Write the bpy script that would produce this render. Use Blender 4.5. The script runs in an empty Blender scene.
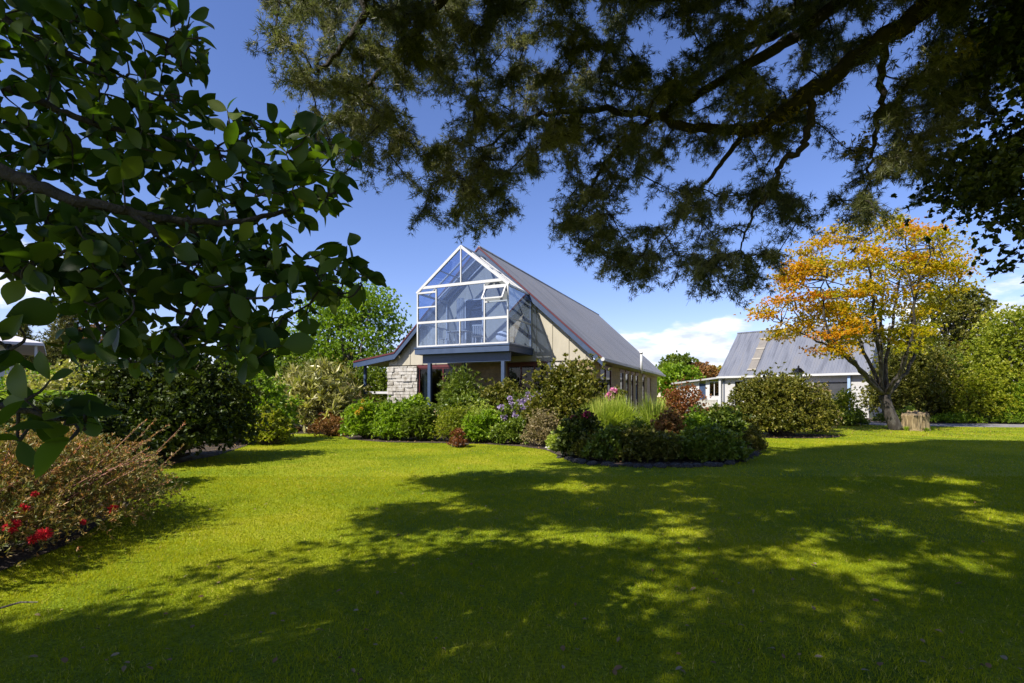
import bpy, math, random
import numpy as np
from mathutils import Vector

SC = bpy.context.scene
COL = SC.collection
rad = math.radians
# ------------------------------------------------------------------ camera, light, exposure
F = 505.0; HOR = 396.0; EYE = 1.6; CX = 512.0
cam_d = bpy.data.cameras.new("camera"); cam = bpy.data.objects.new("camera", cam_d); COL.objects.link(cam)
cam.location = (0, 0, EYE); cam.rotation_euler = (rad(90), 0, 0)
cam_d.sensor_width = 36; cam_d.lens = F / 1024 * 36
cam_d.shift_y = (HOR - 341.5) / 1024
cam_d.clip_start = 0.05; cam_d.clip_end = 2000
SC.camera = cam
SUNV = np.array([2.05, 1.80, -2.9]); SUNV = SUNV / np.linalg.norm(SUNV)   # the way the light travels
sun_el = math.asin(-SUNV[2]); to_sun = -SUNV
sun_d = bpy.data.lights.new("sun", "SUN"); sun = bpy.data.objects.new("sun", sun_d); COL.objects.link(sun)
sun_d.energy = 5.0; sun_d.angle = rad(0.53); sun_d.color = (1.0, 0.945, 0.86)
sun.rotation_euler = Vector(SUNV).to_track_quat('-Z', 'Y').to_euler(); sun.location = (-20, -20, 30)
world = bpy.data.worlds.new("World"); SC.world = world; world.use_nodes = True
SC.view_settings.view_transform = 'Standard'; SC.view_settings.look = 'None'
SC.view_settings.exposure = 0.76; SC.view_settings.gamma = 1.0; SC.view_settings.use_curve_mapping = False
SC.cycles.max_bounces = 8; SC.cycles.transparent_max_bounces = 16; SC.cycles.diffuse_bounces = 3
SC.cycles.glossy_bounces = 3; SC.cycles.transmission_bounces = 4; SC.cycles.use_denoising = True
SC.cycles.caustics_reflective = False; SC.cycles.caustics_refractive = False
SC.cycles.sample_clamp_indirect = 6

def build_world():
    nt = world.node_tree; nt.nodes.clear(); N = nt.nodes.new; L = nt.links.new
    out = N('ShaderNodeOutputWorld'); bg = N('ShaderNodeBackground'); sky = N('ShaderNodeTexSky')
    sky.sky_type = 'NISHITA'; sky.sun_disc = False; sky.sun_elevation = sun_el
    sky.sun_rotation = math.atan2(to_sun[0], to_sun[1]); sky.altitude = 100
    sky.air_density = 1.0; sky.dust_density = 0.25; sky.ozone_density = 3.0
    bg.inputs['Strength'].default_value = 0.099
    hs = N('ShaderNodeHueSaturation'); hs.inputs['Saturation'].default_value = 1.12
    tm = N('ShaderNodeMix'); tm.data_type = 'RGBA'; tm.blend_type = 'MULTIPLY'; tm.inputs[0].default_value = 1; tm.inputs[7].default_value = (1.14, .99, 1.15, 1)   # camera white balance
    L(sky.outputs[0], tm.inputs[6]); L(tm.outputs[2], hs.inputs['Color'])
    tc = N('ShaderNodeTexCoord'); sep = N('ShaderNodeSeparateXYZ'); L(tc.outputs['Generated'], sep.inputs[0])
    def M(op, a, b=None, c=None):
        m = N('ShaderNodeMath'); m.operation = op
        for i, v in enumerate((a, b, c)):
            if v is None: continue
            if isinstance(v, (int, float)): m.inputs[i].default_value = v
            else: L(v, m.inputs[i])
        return m.outputs[0]
    az = M('ARCTAN2', sep.outputs[0], sep.outputs[1]); el = M('ARCSINE', sep.outputs[2])
    co = N('ShaderNodeCombineXYZ'); L(M('MULTIPLY', az, 9.0), co.inputs[0]); L(M('MULTIPLY', el, 24.0), co.inputs[1])
    nz = N('ShaderNodeTexNoise'); nz.inputs['Scale'].default_value = 1.0; nz.inputs['Detail'].default_value = 7; nz.inputs['Roughness'].default_value = .55
    L(co.outputs[0], nz.inputs['Vector'])
    def bank(a0, wa, e0, we):          # one bank of cumulus low over the horizon
        da = M('DIVIDE', M('SUBTRACT', az, a0), wa); de = M('DIVIDE', M('SUBTRACT', el, e0), we)
        return M('SUBTRACT', 1.0, M('ADD', M('MULTIPLY', da, da), M('MULTIPLY', de, de)))
    b = M('MAXIMUM', M('MAXIMUM', bank(.335, .20, .085, .065), bank(.74, .17, .11, .07)), M('MAXIMUM', bank(-.82, .12, .17, .06), bank(1.9, .5, .1, .07)))
    v = M('ADD', M('MULTIPLY', b, .55), M('MULTIPLY', M('SUBTRACT', nz.outputs[0], .5), 1.9))
    mr = N('ShaderNodeMapRange'); mr.interpolation_type = 'SMOOTHSTEP'; L(v, mr.inputs[0])
    mr.inputs[1].default_value = .10; mr.inputs[2].default_value = .42
    n2 = N('ShaderNodeTexNoise'); n2.inputs['Scale'].default_value = 2.1; n2.inputs['Detail'].default_value = 5; L(co.outputs[0], n2.inputs['Vector'])
    cr = N('ShaderNodeValToRGB'); L(n2.outputs[0], cr.inputs[0])
    cr.color_ramp.elements[0].position = .35; cr.color_ramp.elements[0].color = (4.6, 5.1, 6.2, 1)
    cr.color_ramp.elements[1].position = .62; cr.color_ramp.elements[1].color = (8.2, 8.3, 8.6, 1)
    mx = N('ShaderNodeMix'); mx.data_type = 'RGBA'; L(M('MULTIPLY', mr.outputs[0], .93), mx.inputs[0]); L(hs.outputs[0], mx.inputs[6]); L(cr.outputs[0], mx.inputs[7])
    L(mx.outputs[2], bg.inputs['Color']); L(bg.outputs[0], out.inputs['Surface'])
build_world()

# ------------------------------------------------------------------ helpers
R = np.random.default_rng(11)
random.seed(5)
def P(px, py, Y): return np.array([(px - CX) / F * Y, Y, EYE + (HOR - py) / F * Y])
def G(px, py):
    Y = F * EYE / (py - HOR); return np.array([(px - CX) / F * Y, Y, 0.0])
def unit(a): return a / np.maximum(np.linalg.norm(a, axis=-1, keepdims=True), 1e-9)

def tagit(o, label=None, cat=None, group=None, kind=None):
    if label: o['label'] = label
    if cat: o['category'] = cat
    if group: o['group'] = group
    if kind: o['kind'] = kind
    return o
def thing(name, label, cat, loc=(0, 0, 0), rz=0, group=None):
    o = bpy.data.objects.new(name, None); COL.objects.link(o); o.empty_display_size = .2
    o.location = loc; o.rotation_euler = (0, 0, rz)
    return tagit(o, label, cat, group)
def link(me, name, parent=None, mat=None, loc=None):
    o = bpy.data.objects.new(name, me); COL.objects.link(o)
    if mat and not me.materials: me.materials.append(mat)
    if parent: o.parent = parent
    if loc is not None: o.location = loc
    return o
def copy_tree(o, parent=None):
    c = o.copy(); COL.objects.link(c)
    if parent: c.parent = parent
    for ch in list(o.children): copy_tree(ch, c)
    return c

def np_mesh(name, V, faces, rnd=None, smooth=False):
    """faces: list of (n,k) int arrays"""
    me = bpy.data.meshes.new(name)
    V = np.ascontiguousarray(V, dtype=np.float32)
    me.vertices.add(len(V)); me.vertices.foreach_set("co", V.ravel())
    loops = np.concatenate([f.ravel() for f in faces]).astype(np.int32)
    sizes = np.concatenate([np.full(len(f), f.shape[1], dtype=np.int32) for f in faces])
    me.loops.add(len(loops)); me.loops.foreach_set("vertex_index", loops)
    me.polygons.add(len(sizes))
    me.polygons.foreach_set("loop_start", np.concatenate([[0], np.cumsum(sizes)[:-1]]).astype(np.int32))
    if smooth: me.polygons.foreach_set("use_smooth", np.ones(len(sizes), dtype=bool))
    me.update(calc_edges=True)
    if rnd is not None:
        a = me.attributes.new("tint", 'FLOAT', 'FACE'); a.data.foreach_set("value", np.ascontiguousarray(rnd, dtype=np.float32))
    return me

class MB:
    def __init__(s): s.v = []; s.f = []
    def add(s, vs, fs):
        b = len(s.v); s.v += [tuple(map(float, p)) for p in vs]; s.f += [tuple(b + i for i in f) for f in fs]; return s
    def box(s, x0, x1, y0, y1, z0, z1):
        x0, x1 = min(x0, x1), max(x0, x1); y0, y1 = min(y0, y1), max(y0, y1); z0, z1 = min(z0, z1), max(z0, z1)
        return s.add([(x0, y0, z0), (x1, y0, z0), (x1, y1, z0), (x0, y1, z0), (x0, y0, z1), (x1, y0, z1), (x1, y1, z1), (x0, y1, z1)],
                     [(0, 3, 2, 1), (4, 5, 6, 7), (0, 1, 5, 4), (1, 2, 6, 5), (2, 3, 7, 6), (3, 0, 4, 7)])
    def bar(s, a, b, w, h=None, up=(0, 0, 1)):
        h = h or w; a = np.array(a, float); b = np.array(b, float); d = unit(b - a); up = np.array(up, float)
        if abs(d @ up) > .98: up = np.array([0, 1.0, 0])
        x = unit(np.cross(d, up)); y = np.cross(x, d)
        c = [(-1, -1), (1, -1), (1, 1), (-1, 1)]
        return s.add([p + x * i * w / 2 + y * j * h / 2 for p in (a, b) for i, j in c],
                     [(3, 2, 1, 0), (4, 5, 6, 7), (0, 1, 5, 4), (1, 2, 6, 5), (2, 3, 7, 6), (3, 0, 4, 7)])
    def prism(s, pts, d):
        n = len(pts); d = np.array(d, float); q = [np.array(p, float) + d for p in pts]
        return s.add(list(pts) + q, [tuple(range(n))[::-1], tuple(range(n, 2 * n))] + [(i, (i + 1) % n, n + (i + 1) % n, n + i) for i in range(n)])
    def tube(s, pts, r, k=7, cap=True):
        pts = [np.array(p, float) for p in pts]; n = len(pts); rr = r if hasattr(r, '__len__') else [r] * n
        t = [unit(pts[min(i + 1, n - 1)] - pts[max(i - 1, 0)]) for i in range(n)]
        ref = np.array([0, 0, 1.0]) if abs(t[0][2]) < .9 else np.array([1.0, 0, 0])
        V = []
        for i in range(n):
            x = unit(np.cross(t[i], ref)); y = np.cross(x, t[i]); ref = unit(np.cross(x, t[i])) if abs(np.dot(x, x)) > 0 else ref
            ref = y
            V += [pts[i] + rr[i] * (math.cos(2 * math.pi * j / k) * x + math.sin(2 * math.pi * j / k) * y) for j in range(k)]
        Fs = [(i * k + j, i * k + (j + 1) % k, (i + 1) * k + (j + 1) % k, (i + 1) * k + j) for i in range(n - 1) for j in range(k)]
        if cap: Fs += [tuple(range(k))[::-1], tuple(range((n - 1) * k, n * k))]
        return s.add(V, Fs)
    def lathe(s, prof, k=16, c=(0, 0, 0)):
        V = [(c[0] + r * math.cos(2 * math.pi * j / k), c[1] + r * math.sin(2 * math.pi * j / k), c[2] + z) for r, z in prof for j in range(k)]
        n = len(prof)
        return s.add(V, [(i * k + j, i * k + (j + 1) % k, (i + 1) * k + (j + 1) % k, (i + 1) * k + j) for i in range(n - 1) for j in range(k)] + [tuple(range(k))[::-1], tuple(range((n - 1) * k, n * k))])
    def mesh(s, name, mat, smooth=False, bevel=0):
        me = bpy.data.meshes.new(name); me.from_pydata(s.v, [], s.f); me.update()
        if smooth: me.polygons.foreach_set("use_smooth", np.ones(len(me.polygons), dtype=bool))
        me.materials.append(mat); return me
    def build(s, name, mat, parent=None, smooth=False, bevel=0, **kw):
        o = link(s.mesh(name, mat, smooth), name, parent)
        if bevel:
            m = o.modifiers.new("bevel", 'BEVEL'); m.width = bevel; m.segments = 2; m.limit_method = 'ANGLE'
        return tagit(o, **kw)

# ------------------------------------------------------------------ materials
def nodes(name):
    m = bpy.data.materials.new(name); m.use_nodes = True; nt = m.node_tree; nt.nodes.clear()
    out = nt.nodes.new('ShaderNodeOutputMaterial'); return m, nt, nt.nodes.new, nt.links.new, out
def ramp(N, L, src, stops):
    cr = N('ShaderNodeValToRGB'); L(src, cr.inputs[0]); e = cr.color_ramp.elements
    while len(e) < len(stops): e.new(.5)
    for i, (p, c) in enumerate(stops): e[i].position = p; e[i].color = (*c, 1)
    return cr.outputs[0]
def surf(name, cols, rough=.6, scale=3, metal=0, bump=0, bscale=None, spec=.5, detail=5, stretch=None, coord='Object'):
    m, nt, N, L, out = nodes(name); b = N('ShaderNodeBsdfPrincipled'); L(b.outputs[0], out.inputs[0])
    b.inputs['Roughness'].default_value = rough; b.inputs['Metallic'].default_value = metal; b.inputs['Specular IOR Level'].default_value = spec
    tc = N('ShaderNodeTexCoord'); vec = tc.outputs[coord]
    if stretch:
        mp = N('ShaderNodeMapping'); mp.inputs['Scale'].default_value = stretch; L(vec, mp.inputs[0]); vec = mp.outputs[0]
    nz = N('ShaderNodeTexNoise'); nz.inputs['Scale'].default_value = scale; nz.inputs['Detail'].default_value = detail; L(vec, nz.inputs['Vector'])
    n = len(cols)
    L(ramp(N, L, nz.outputs[0], [(.3 + .4 * i / max(n - 1, 1), c) for i, c in enumerate(cols)]), b.inputs['Base Color'])
    if bump:
        n2 = N('ShaderNodeTexNoise'); n2.inputs['Scale'].default_value = bscale or scale * 6; n2.inputs['Detail'].default_value = 4; L(vec, n2.inputs['Vector'])
        bp = N('ShaderNodeBump'); bp.inputs['Strength'].default_value = bump; bp.inputs['Distance'].default_value = .03; L(n2.outputs[0], bp.inputs['Height']); L(bp.outputs[0], b.inputs['Normal'])
    return m
def leaf(name, cols, trans=.3, rough=.45, spec=.4, tcol=None):
    m, nt, N, L, out = nodes(name); b = N('ShaderNodeBsdfPrincipled'); t = N('ShaderNodeBsdfTranslucent'); mx = N('ShaderNodeMixShader')
    at = N('ShaderNodeAttribute'); at.attribute_name = 'tint'; n = len(cols)
    c = ramp(N, L, at.outputs['Fac'], [(i / max(n - 1, 1), k) for i, k in enumerate(cols)])
    L(c, b.inputs['Base Color']); b.inputs['Roughness'].default_value = rough; b.inputs['Specular IOR Level'].default_value = spec
    mm = N('ShaderNodeMix'); mm.data_type = 'RGBA'; mm.blend_type = 'MULTIPLY'; mm.inputs[0].default_value = 1; L(c, mm.inputs[6]); mm.inputs[7].default_value = (*(tcol or (1.5, 1.7, .5)), 1)
    L(mm.outputs[2], t.inputs['Color']); mx.inputs[0].default_value = trans
    L(b.outputs[0], mx.inputs[1]); L(t.outputs[0], mx.inputs[2]); L(mx.outputs[0], out.inputs[0]); return m
def brick(name, c1, c2, mortar, bw, bh, axis='x', rough=.85, bump=.6, msize=.012):
    m, nt, N, L, out = nodes(name); b = N('ShaderNodeBsdfPrincipled'); L(b.outputs[0], out.inputs[0]); b.inputs['Roughness'].default_value = rough
    tc = N('ShaderNodeTexCoord'); sp = N('ShaderNodeSeparateXYZ'); cb = N('ShaderNodeCombineXYZ'); L(tc.outputs['Object'], sp.inputs[0])
    L(sp.outputs[0 if axis == 'x' else 1], cb.inputs[0]); L(sp.outputs[2], cb.inputs[1])
    bt = N('ShaderNodeTexBrick'); L(cb.outputs[0], bt.inputs['Vector']); bt.inputs['Scale'].default_value = 1
    bt.inputs['Brick Width'].default_value = bw; bt.inputs['Row Height'].default_value = bh; bt.inputs['Mortar Size'].default_value = msize
    bt.inputs['Color1'].default_value = (*c1, 1); bt.inputs['Color2'].default_value = (*c2, 1); bt.inputs['Mortar'].default_value = (*mortar, 1)
    nz = N('ShaderNodeTexNoise'); nz.inputs['Scale'].default_value = 6; nz.inputs['Detail'].default_value = 6; L(tc.outputs['Object'], nz.inputs['Vector'])
    mx = N('ShaderNodeMix'); mx.data_type = 'RGBA'; mx.blend_type = 'MULTIPLY'; mx.inputs[0].default_value = .6; L(bt.outputs[0], mx.inputs[6])
    L(ramp(N, L, nz.outputs[0], [(.3, (.6, .58, .55)), (.7, (1.15, 1.12, 1.1))]), mx.inputs[7]); L(mx.outputs[2], b.inputs['Base Color'])
    ad = N('ShaderNodeMath'); ad.operation = 'MULTIPLY_ADD'; L(nz.outputs[0], ad.inputs[0]); ad.inputs[1].default_value = .5
    iv = N('ShaderNodeMath'); iv.operation = 'SUBTRACT'; iv.inputs[0].default_value = 1; L(bt.outputs['Fac'], iv.inputs[1]); L(iv.outputs[0], ad.inputs[2])
    bp = N('ShaderNodeBump'); bp.inputs['Strength'].default_value = bump; bp.inputs['Distance'].default_value = .02; L(ad.outputs[0], bp.inputs['Height']); L(bp.outputs[0], b.inputs['Normal'])
    return m
def glass(name, tint=(.82, .88, .95), refl=.9, ior=1.5, base=0.05):
    m, nt, N, L, out = nodes(name); t = N('ShaderNodeBsdfTransparent'); g = N('ShaderNodeBsdfGlossy'); mx = N('ShaderNodeMixShader'); lw = N('ShaderNodeLayerWeight'); lw.inputs[0].default_value = .5; fr = N('ShaderNodeMath'); fr.operation = 'POWER'; fr.inputs[1].default_value = 3.5; L(lw.outputs['Facing'], fr.inputs[0])
    t.inputs[0].default_value = (*tint, 1); g.inputs['Roughness'].default_value = .02; g.inputs[0].default_value = (refl, refl, refl, 1); 
    ad = N('ShaderNodeMath'); ad.operation = 'ADD'; ad.use_clamp = True; L(fr.outputs[0], ad.inputs[0]); ad.inputs[1].default_value = base
    L(ad.outputs[0], mx.inputs[0]); L(t.outputs[0], mx.inputs[1]); L(g.outputs[0], mx.inputs[2]); L(mx.outputs[0], out.inputs[0]); return m

M_WHITE = surf('white_paint', [(.49, .485, .47), (.56, .555, .54)], .35, 2)
M_CREAM = surf('cream_board', [(.36, .325, .245), (.43, .39, .30)], .6, 1.3, bump=.1, stretch=(3, 3, .6))
M_BLUE = surf('slate_blue_paint', [(.028, .05, .10), (.042, .068, .13)], .45, 3)
M_LBLUE = surf('light_blue_paint', [(.25, .36, .55), (.32, .44, .62)], .4, 3)
M_RED = surf('dark_red_paint', [(.075, .010, .011), (.10, .016, .015)], .45, 4)
M_ROOF = surf('galvanised_iron', [(.125, .128, .135), (.185, .19, .205), (.20, .195, .195)], .5, .9, metal=.3, stretch=(.35, 3, .35), detail=9)
M_ROOF2 = surf('blue_grey_iron', [(.125, .132, .155), (.175, .185, .215), (.19, .19, .20)], .5, .8, metal=.2, stretch=(4, .5, .5))
M_SOFFIT = surf('soffit_board', [(.42, .40, .34), (.5, .48, .42)], .7, 2)
M_BRICKX = brick('tan_brick_front', (.27, .19, .095), (.33, .245, .135), (.22, .18, .12), .39, .19, 'x')
M_BRICKY = brick('tan_brick_side', (.27, .19, .095), (.33, .245, .135), (.22, .18, .12), .39, .19, 'y')
M_STONE = surf('white_split_stone', [(.24, .21, .16), (.40, .375, .32), (.52, .49, .44)], .8, 5, bump=.8, bscale=22)
M_DARKIN = surf('dark_interior', [(.012, .012, .014), (.02, .02, .022)], .8, 2)
M_PANE = glass('window_glass', (.45, .5, .52), .45, 1.6, .04)
M_SUNG = glass('sunroom_glass', (.74, .80, .90), .9, 1.5, .07)
M_CURT = surf('curtain_cloth', [(.5, .5, .5), (.62, .62, .62)], .9, 6, stretch=(6, 1, .4))
M_FLOOR = surf('timber_floor', [(.2, .12, .07), (.28, .18, .1)], .5, 2, stretch=(6, .6, 1))
M_BARK = surf('grey_bark', [(.035, .028, .022), (.09, .075, .06), (.15, .13, .105)], .9, 9, bump=.9, bscale=40, stretch=(1, 1, .35))
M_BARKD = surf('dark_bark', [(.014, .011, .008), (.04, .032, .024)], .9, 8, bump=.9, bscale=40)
M_BARKM = surf('lichen_bark', [(.018, .014, .011), (.045, .037, .03), (.11, .10, .085)], .9, 6, bump=.9, bscale=36, stretch=(1, 1, .4))
M_STEM = surf('shrub_stem', [(.05, .038, .026), (.10, .08, .055)], .9, 8)
M_SOIL = surf('garden_soil', [(.03, .02, .013), (.07, .048, .03)], .95, 3, bump=1, bscale=25)
M_ASPH = surf('grey_gravel', [(.17, .155, .145), (.25, .235, .22)], .9, 6, bump=.5, bscale=60)
M_CONC = surf('pale_concrete', [(.36, .34, .31), (.46, .44, .4)], .85, 4)
M_ROCK = surf('edging_rock', [(.025, .023, .018), (.06, .055, .045)], .9, 6, bump=.8)
M_ROCKP = surf('pale_rock', [(.42, .4, .36), (.6, .58, .53)], .9, 6, bump=.6)
M_STRAW = surf('weathered_stump', [(.05, .035, .018), (.20, .145, .07), (.36, .275, .15)], .95, 7, bump=1, bscale=18, stretch=(3, 3, .35))
M_BLACK = surf('black_metal', [(.012, .012, .013), (.02, .02, .02)], .4, 4)
M_LAMPG = surf('lantern_glass', [(.3, .32, .34), (.4, .42, .44)], .2, 4)
M_ROOFW = surf('pale_roof_tile', [(.50, .47, .48), (.60, .57, .57)], .6, 3)

# ------------------------------------------------------------------ ground
def poly_in(poly, x, y):
    poly = np.asarray(poly); ins = np.zeros(len(x), bool); n = len(poly); j = n - 1
    for i in range(n):
        xi, yi = poly[i]; xj, yj = poly[j]
        c = ((yi > y) != (yj > y)) & (x < (xj - xi) * (y - yi) / (yj - yi + 1e-12) + xi); ins ^= c; j = i
    return ins
def g2(*pp): return [tuple(G(a, b)[:2]) for a, b in pp]
BED_MAIN = g2((338, 434), (350, 439.5), (385, 442.5), (430, 443), (480, 444), (520, 446.5), (545, 450), (562, 457), (580, 463), (640, 467), (700, 466.5), (738, 463), (757, 453), (764, 444), (740, 434)) + [(9, 30), (5, 33), (-9, 30), (-11.5, 24.5), (-10, 21.5)]
BED_LEFT = [(-4.9, -5), (-4.8, 3), (-4.6, 4.2), (-4.75, 5.4), (-5.6, 7.4), (-7.3, 9.0), (-8.1, 10.2), (-7.9, 11.6), (-7.9, 13.5), (-8.7, 17), (-9.3, 22), (-10, 24), (-14, 40), (-60, 60), (-60, -5)]
BED_RIGHT = [(60, 27.4), (22.6, 29.2), (22.2, 33.4), (22.5, 35.5), (27, 36.5), (30, 60), (90, 60), (90, 27)]
BED_BUSH = [(10.9 + 2.15 * math.cos(a), 20.3 + 1.3 * math.sin(a)) for a in np.linspace(0, 2 * math.pi, 20)[:-1]]

def ground_mat():
    m, nt, N, L, out = nodes('mown_lawn'); b = N('ShaderNodeBsdfPrincipled'); L(b.outputs[0], out.inputs[0]); b.inputs['Roughness'].default_value = .85; b.inputs['Specular IOR Level'].default_value = .15
    tc = N('ShaderNodeTexCoord')
    def nz(s, d=5):
        n = N('ShaderNodeTexNoise'); n.inputs['Scale'].default_value = s; n.inputs['Detail'].default_value = d; L(tc.outputs['Object'], n.inputs['Vector']); return n.outputs[0]
    a = ramp(N, L, nz(.55), [(.32, (.12, .18, .006)), (.5, (.22, .27, .008)), (.7, (.34, .33, .02))])
    f = ramp(N, L, nz(38, 3), [(.3, (.45, .5, .4)), (.7, (1.35, 1.3, 1.3))])
    mx = N('ShaderNodeMix'); mx.data_type = 'RGBA'; mx.blend_type = 'MULTIPLY'; mx.inputs[0].default_value = 1; L(a, mx.inputs[6]); L(f, mx.inputs[7]); L(mx.outputs[2], b.inputs['Base Color'])
    bp = N('ShaderNodeBump'); bp.inputs['Strength'].default_value = .7; bp.inputs['Distance'].default_value = .04; L(nz(60, 4), bp.inputs['Height']); L(bp.outputs[0], b.inputs['Normal'])
    return m
M_LAWN = ground_mat()
mb = MB(); mb.add([(-500, -300, 0), (500, -300, 0), (500, 900, 0), (-500, 900, 0)], [(0, 1, 2, 3)]); mb.build('ground', M_LAWN, kind='structure')
def sheet(name, poly, z, mat):
    mb = MB(); mb.add([(x, y, z) for x, y in poly], [tuple(range(len(poly)))])
    o = mb.build(name, mat, kind='structure'); return o
sheet('garden_bed', BED_MAIN, .012, M_SOIL)
sheet('side_garden_bed', BED_LEFT, .012, M_SOIL)
sheet('far_garden_bed', BED_RIGHT, .016, M_SOIL)
sheet('shrub_bed', BED_BUSH, .012, M_SOIL)
DRIVE = [(15.5, 36.0), (20.0, 27.6), (24, 25.9), (40, 24.6), (80, 23.6), (80, 28.2), (42, 28.2), (26, 29.0), (24.6, 31), (26.5, 38), (19, 45)]
sheet('driveway', DRIVE, .006, M_ASPH)

def grass():
    V = []; T = []; rn = []
    def zone(n, y0, y1, h, w):
        y = np.sqrt(R.uniform(y0 * y0, y1 * y1, n)); x = R.uniform(-1, 1, n) * (1.06 * y + 2.2)
        k = ~(poly_in(BED_MAIN, x, y) | poly_in(BED_LEFT, x, y) | poly_in(DRIVE, x, y) | poly_in(BED_BUSH, x, y) | poly_in(BED_RIGHT, x, y))
        x = x[k]; y = y[k]; n = len(x)
        a = R.uniform(0, 6.283, n); lean = R.uniform(.15, .95, n); la = R.uniform(0, 6.283, n)
        def wave(f, seed):
            q = np.random.default_rng(seed); t = np.zeros(n)
            for _ in range(7):
                th = q.uniform(0, 6.28); ff = f * q.uniform(.6, 1.6); t += np.sin((x * math.cos(th) + y * math.sin(th)) * ff + q.uniform(0, 6.28))
            return t / 3.7
        patch = wave(1.3, 1); tuft = wave(14, 2); fine = wave(42, 3); clump = np.clip(.5 + .30 * tuft + .28 * fine, 0, 1)
        hh = h * R.uniform(.4, 1.25, n) * (.45 + .95 * clump)
        base = np.stack([x, y, np.zeros(n)], 1); wv = np.stack([np.cos(a), np.sin(a), 0 * a], 1) * (w * R.uniform(.7, 1.3, n))[:, None]
        tip = base + np.stack([np.cos(la) * lean * hh, np.sin(la) * lean * hh, hh * np.sqrt(1 - .6 * lean ** 2)], 1)
        vv = np.stack([base - wv, base + wv, tip], 1).reshape(-1, 3)
        T.append(np.arange(3 * n).reshape(n, 3) + sum(len(q) for q in V)); V.append(vv)
        dry = R.uniform(0, 1, n) < .035 + .05 * np.clip(patch, 0, 1); rn.append(np.clip(np.where(dry, R.uniform(.85, 1, n), .12 + .14 * patch + .22 * clump + .40 * R.beta(2, 2.2, n)), 0, 1))
    zone(330000, 1.6, 5.5, .032, .0022); zone(290000, 5.5, 10, .034, .0036); zone(200000, 10, 18, .036, .006); zone(100000, 18, 31, .04, .010)
    me = np_mesh('lawn_grass', np.concatenate(V), [np.concatenate(T)], np.concatenate(rn))
    m = leaf('grass_blades', [(.07, .125, .005), (.225, .275, .006), (.40, .395, .010), (.58, .48, .14)], .38, .75, .08, (1.25, 1.25, .4))
    tagit(link(me, 'lawn_grass', mat=m), kind='stuff')
grass()

# ------------------------------------------------------------------ foliage machinery
SHAPES = {
    'diamond': (np.array([(0, 0, 0), (.30, .45, .07), (0, 1, -.06), (-.30, .45, .07)]), [np.array([(0, 1, 2), (0, 2, 3)])]),
    'broad': (np.array([(0, 0, 0), (.26, .25, .05), (.33, .55, .07), (.2, .84, .03), (0, 1, -.08), (-.2, .84, .03), (-.33, .55, .07), (-.26, .25, .05), (0, .3, 0), (0, .6, 0)]),
              [np.array([(0, 1, 8), (0, 8, 7), (9, 3, 4), (9, 4, 5)]), np.array([(8, 1, 2, 9), (7, 8, 9, 6)]), np.array([(9, 2, 3), (9, 5, 6)])]),
    'narrow': (np.array([(0, 0, 0), (.11, .4, .02), (0, 1, -.10), (-.11, .4, .02)]), [np.array([(0, 1, 2), (0, 2, 3)])]),
    'strap': (np.array([(-.07, 0, 0), (.07, 0, 0), (.1, .5, .0), (-.1, .5, 0), (0, 1, -.16)]), [np.array([(0, 1, 2, 3)]), np.array([(3, 2, 4)])]),
    'needle': (np.array([(-.045, 0, 0), (.045, 0, 0), (0, 1, -.05)]), [np.array([(0, 1, 2)])]),
}
def obovate():
    ts = [.0, .08, .20, .34, .48, .62, .74, .84, .92, 1.0]; ws = [0, .07, .17, .25, .29, .295, .255, .18, .085, 0]
    V = []; F3 = []; F4 = []
    for t, w in zip(ts, ws):
        z = -.10 * t * t
        V += [(0, t, z)] if w == 0 else [(-w, t, z + .22 * w), (0, t, z), (w, t, z + .22 * w)]
    n = len(ts)
    ix = lambda i: (0,) * 3 if i == 0 else ((3 * (n - 2) + 1,) * 3 if i == n - 1 else (3 * i - 2, 3 * i - 1, 3 * i))
    for i in range(n - 1):
        A, B_ = ix(i), ix(i + 1)
        if i == 0: F3 += [(0, B_[1], B_[0]), (0, B_[2], B_[1])]
        elif i == n - 2: F3 += [(A[0], A[1], B_[0]), (A[1], A[2], B_[0])]
        else: F4 += [(A[0], A[1], B_[1], B_[0]), (A[1], A[2], B_[2], B_[1])]
    return np.array(V), [np.array(F4), np.array(F3)]
SHAPES['obovate'] = obovate()
def leaf_mesh(name, pos, dirs, size, shape, tint, upbias=.5, rng=None):
    rng = rng or R; n = len(pos); T, Fs = SHAPES[shape]; k = len(T)
    a = unit(dirs); up = rng.normal(0, 1, (n, 3)) * (1 - upbias) + np.array([0, 0, 1.0]) * upbias
    b = unit(np.cross(a, up)); c = np.cross(b, a)
    curl = rng.normal(-.05, .14, n)[:, None] * T[None, :, 1] ** 2 + T[None, :, 2] * rng.uniform(.4, 1.8, n)[:, None]; wide = rng.uniform(.75, 1.2, n)[:, None] * T[None, :, 0]
    V = pos[:, None, :] + size[:, None, None] * (wide[..., None] * b[:, None] + T[None, :, 1, None] * a[:, None] + curl[..., None] * c[:, None])
    faces = []; rn = []
    for f in Fs:
        faces.append((np.arange(n)[:, None, None] * k + f[None]).reshape(-1, f.shape[1])); rn.append(np.repeat(tint, len(f)))
    return np_mesh(name, V.reshape(-1, 3), faces, np.concatenate(rn))
def sprigs(pts, dirs, tint, m, spread, rng):
    """m leaves fanning from every sprig"""
    n = len(pts); d = unit(np.repeat(dirs, m, 0) + rng.normal(0, spread, (n * m, 3)))
    return np.repeat(pts, m, 0), d, np.repeat(tint, m)
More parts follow.
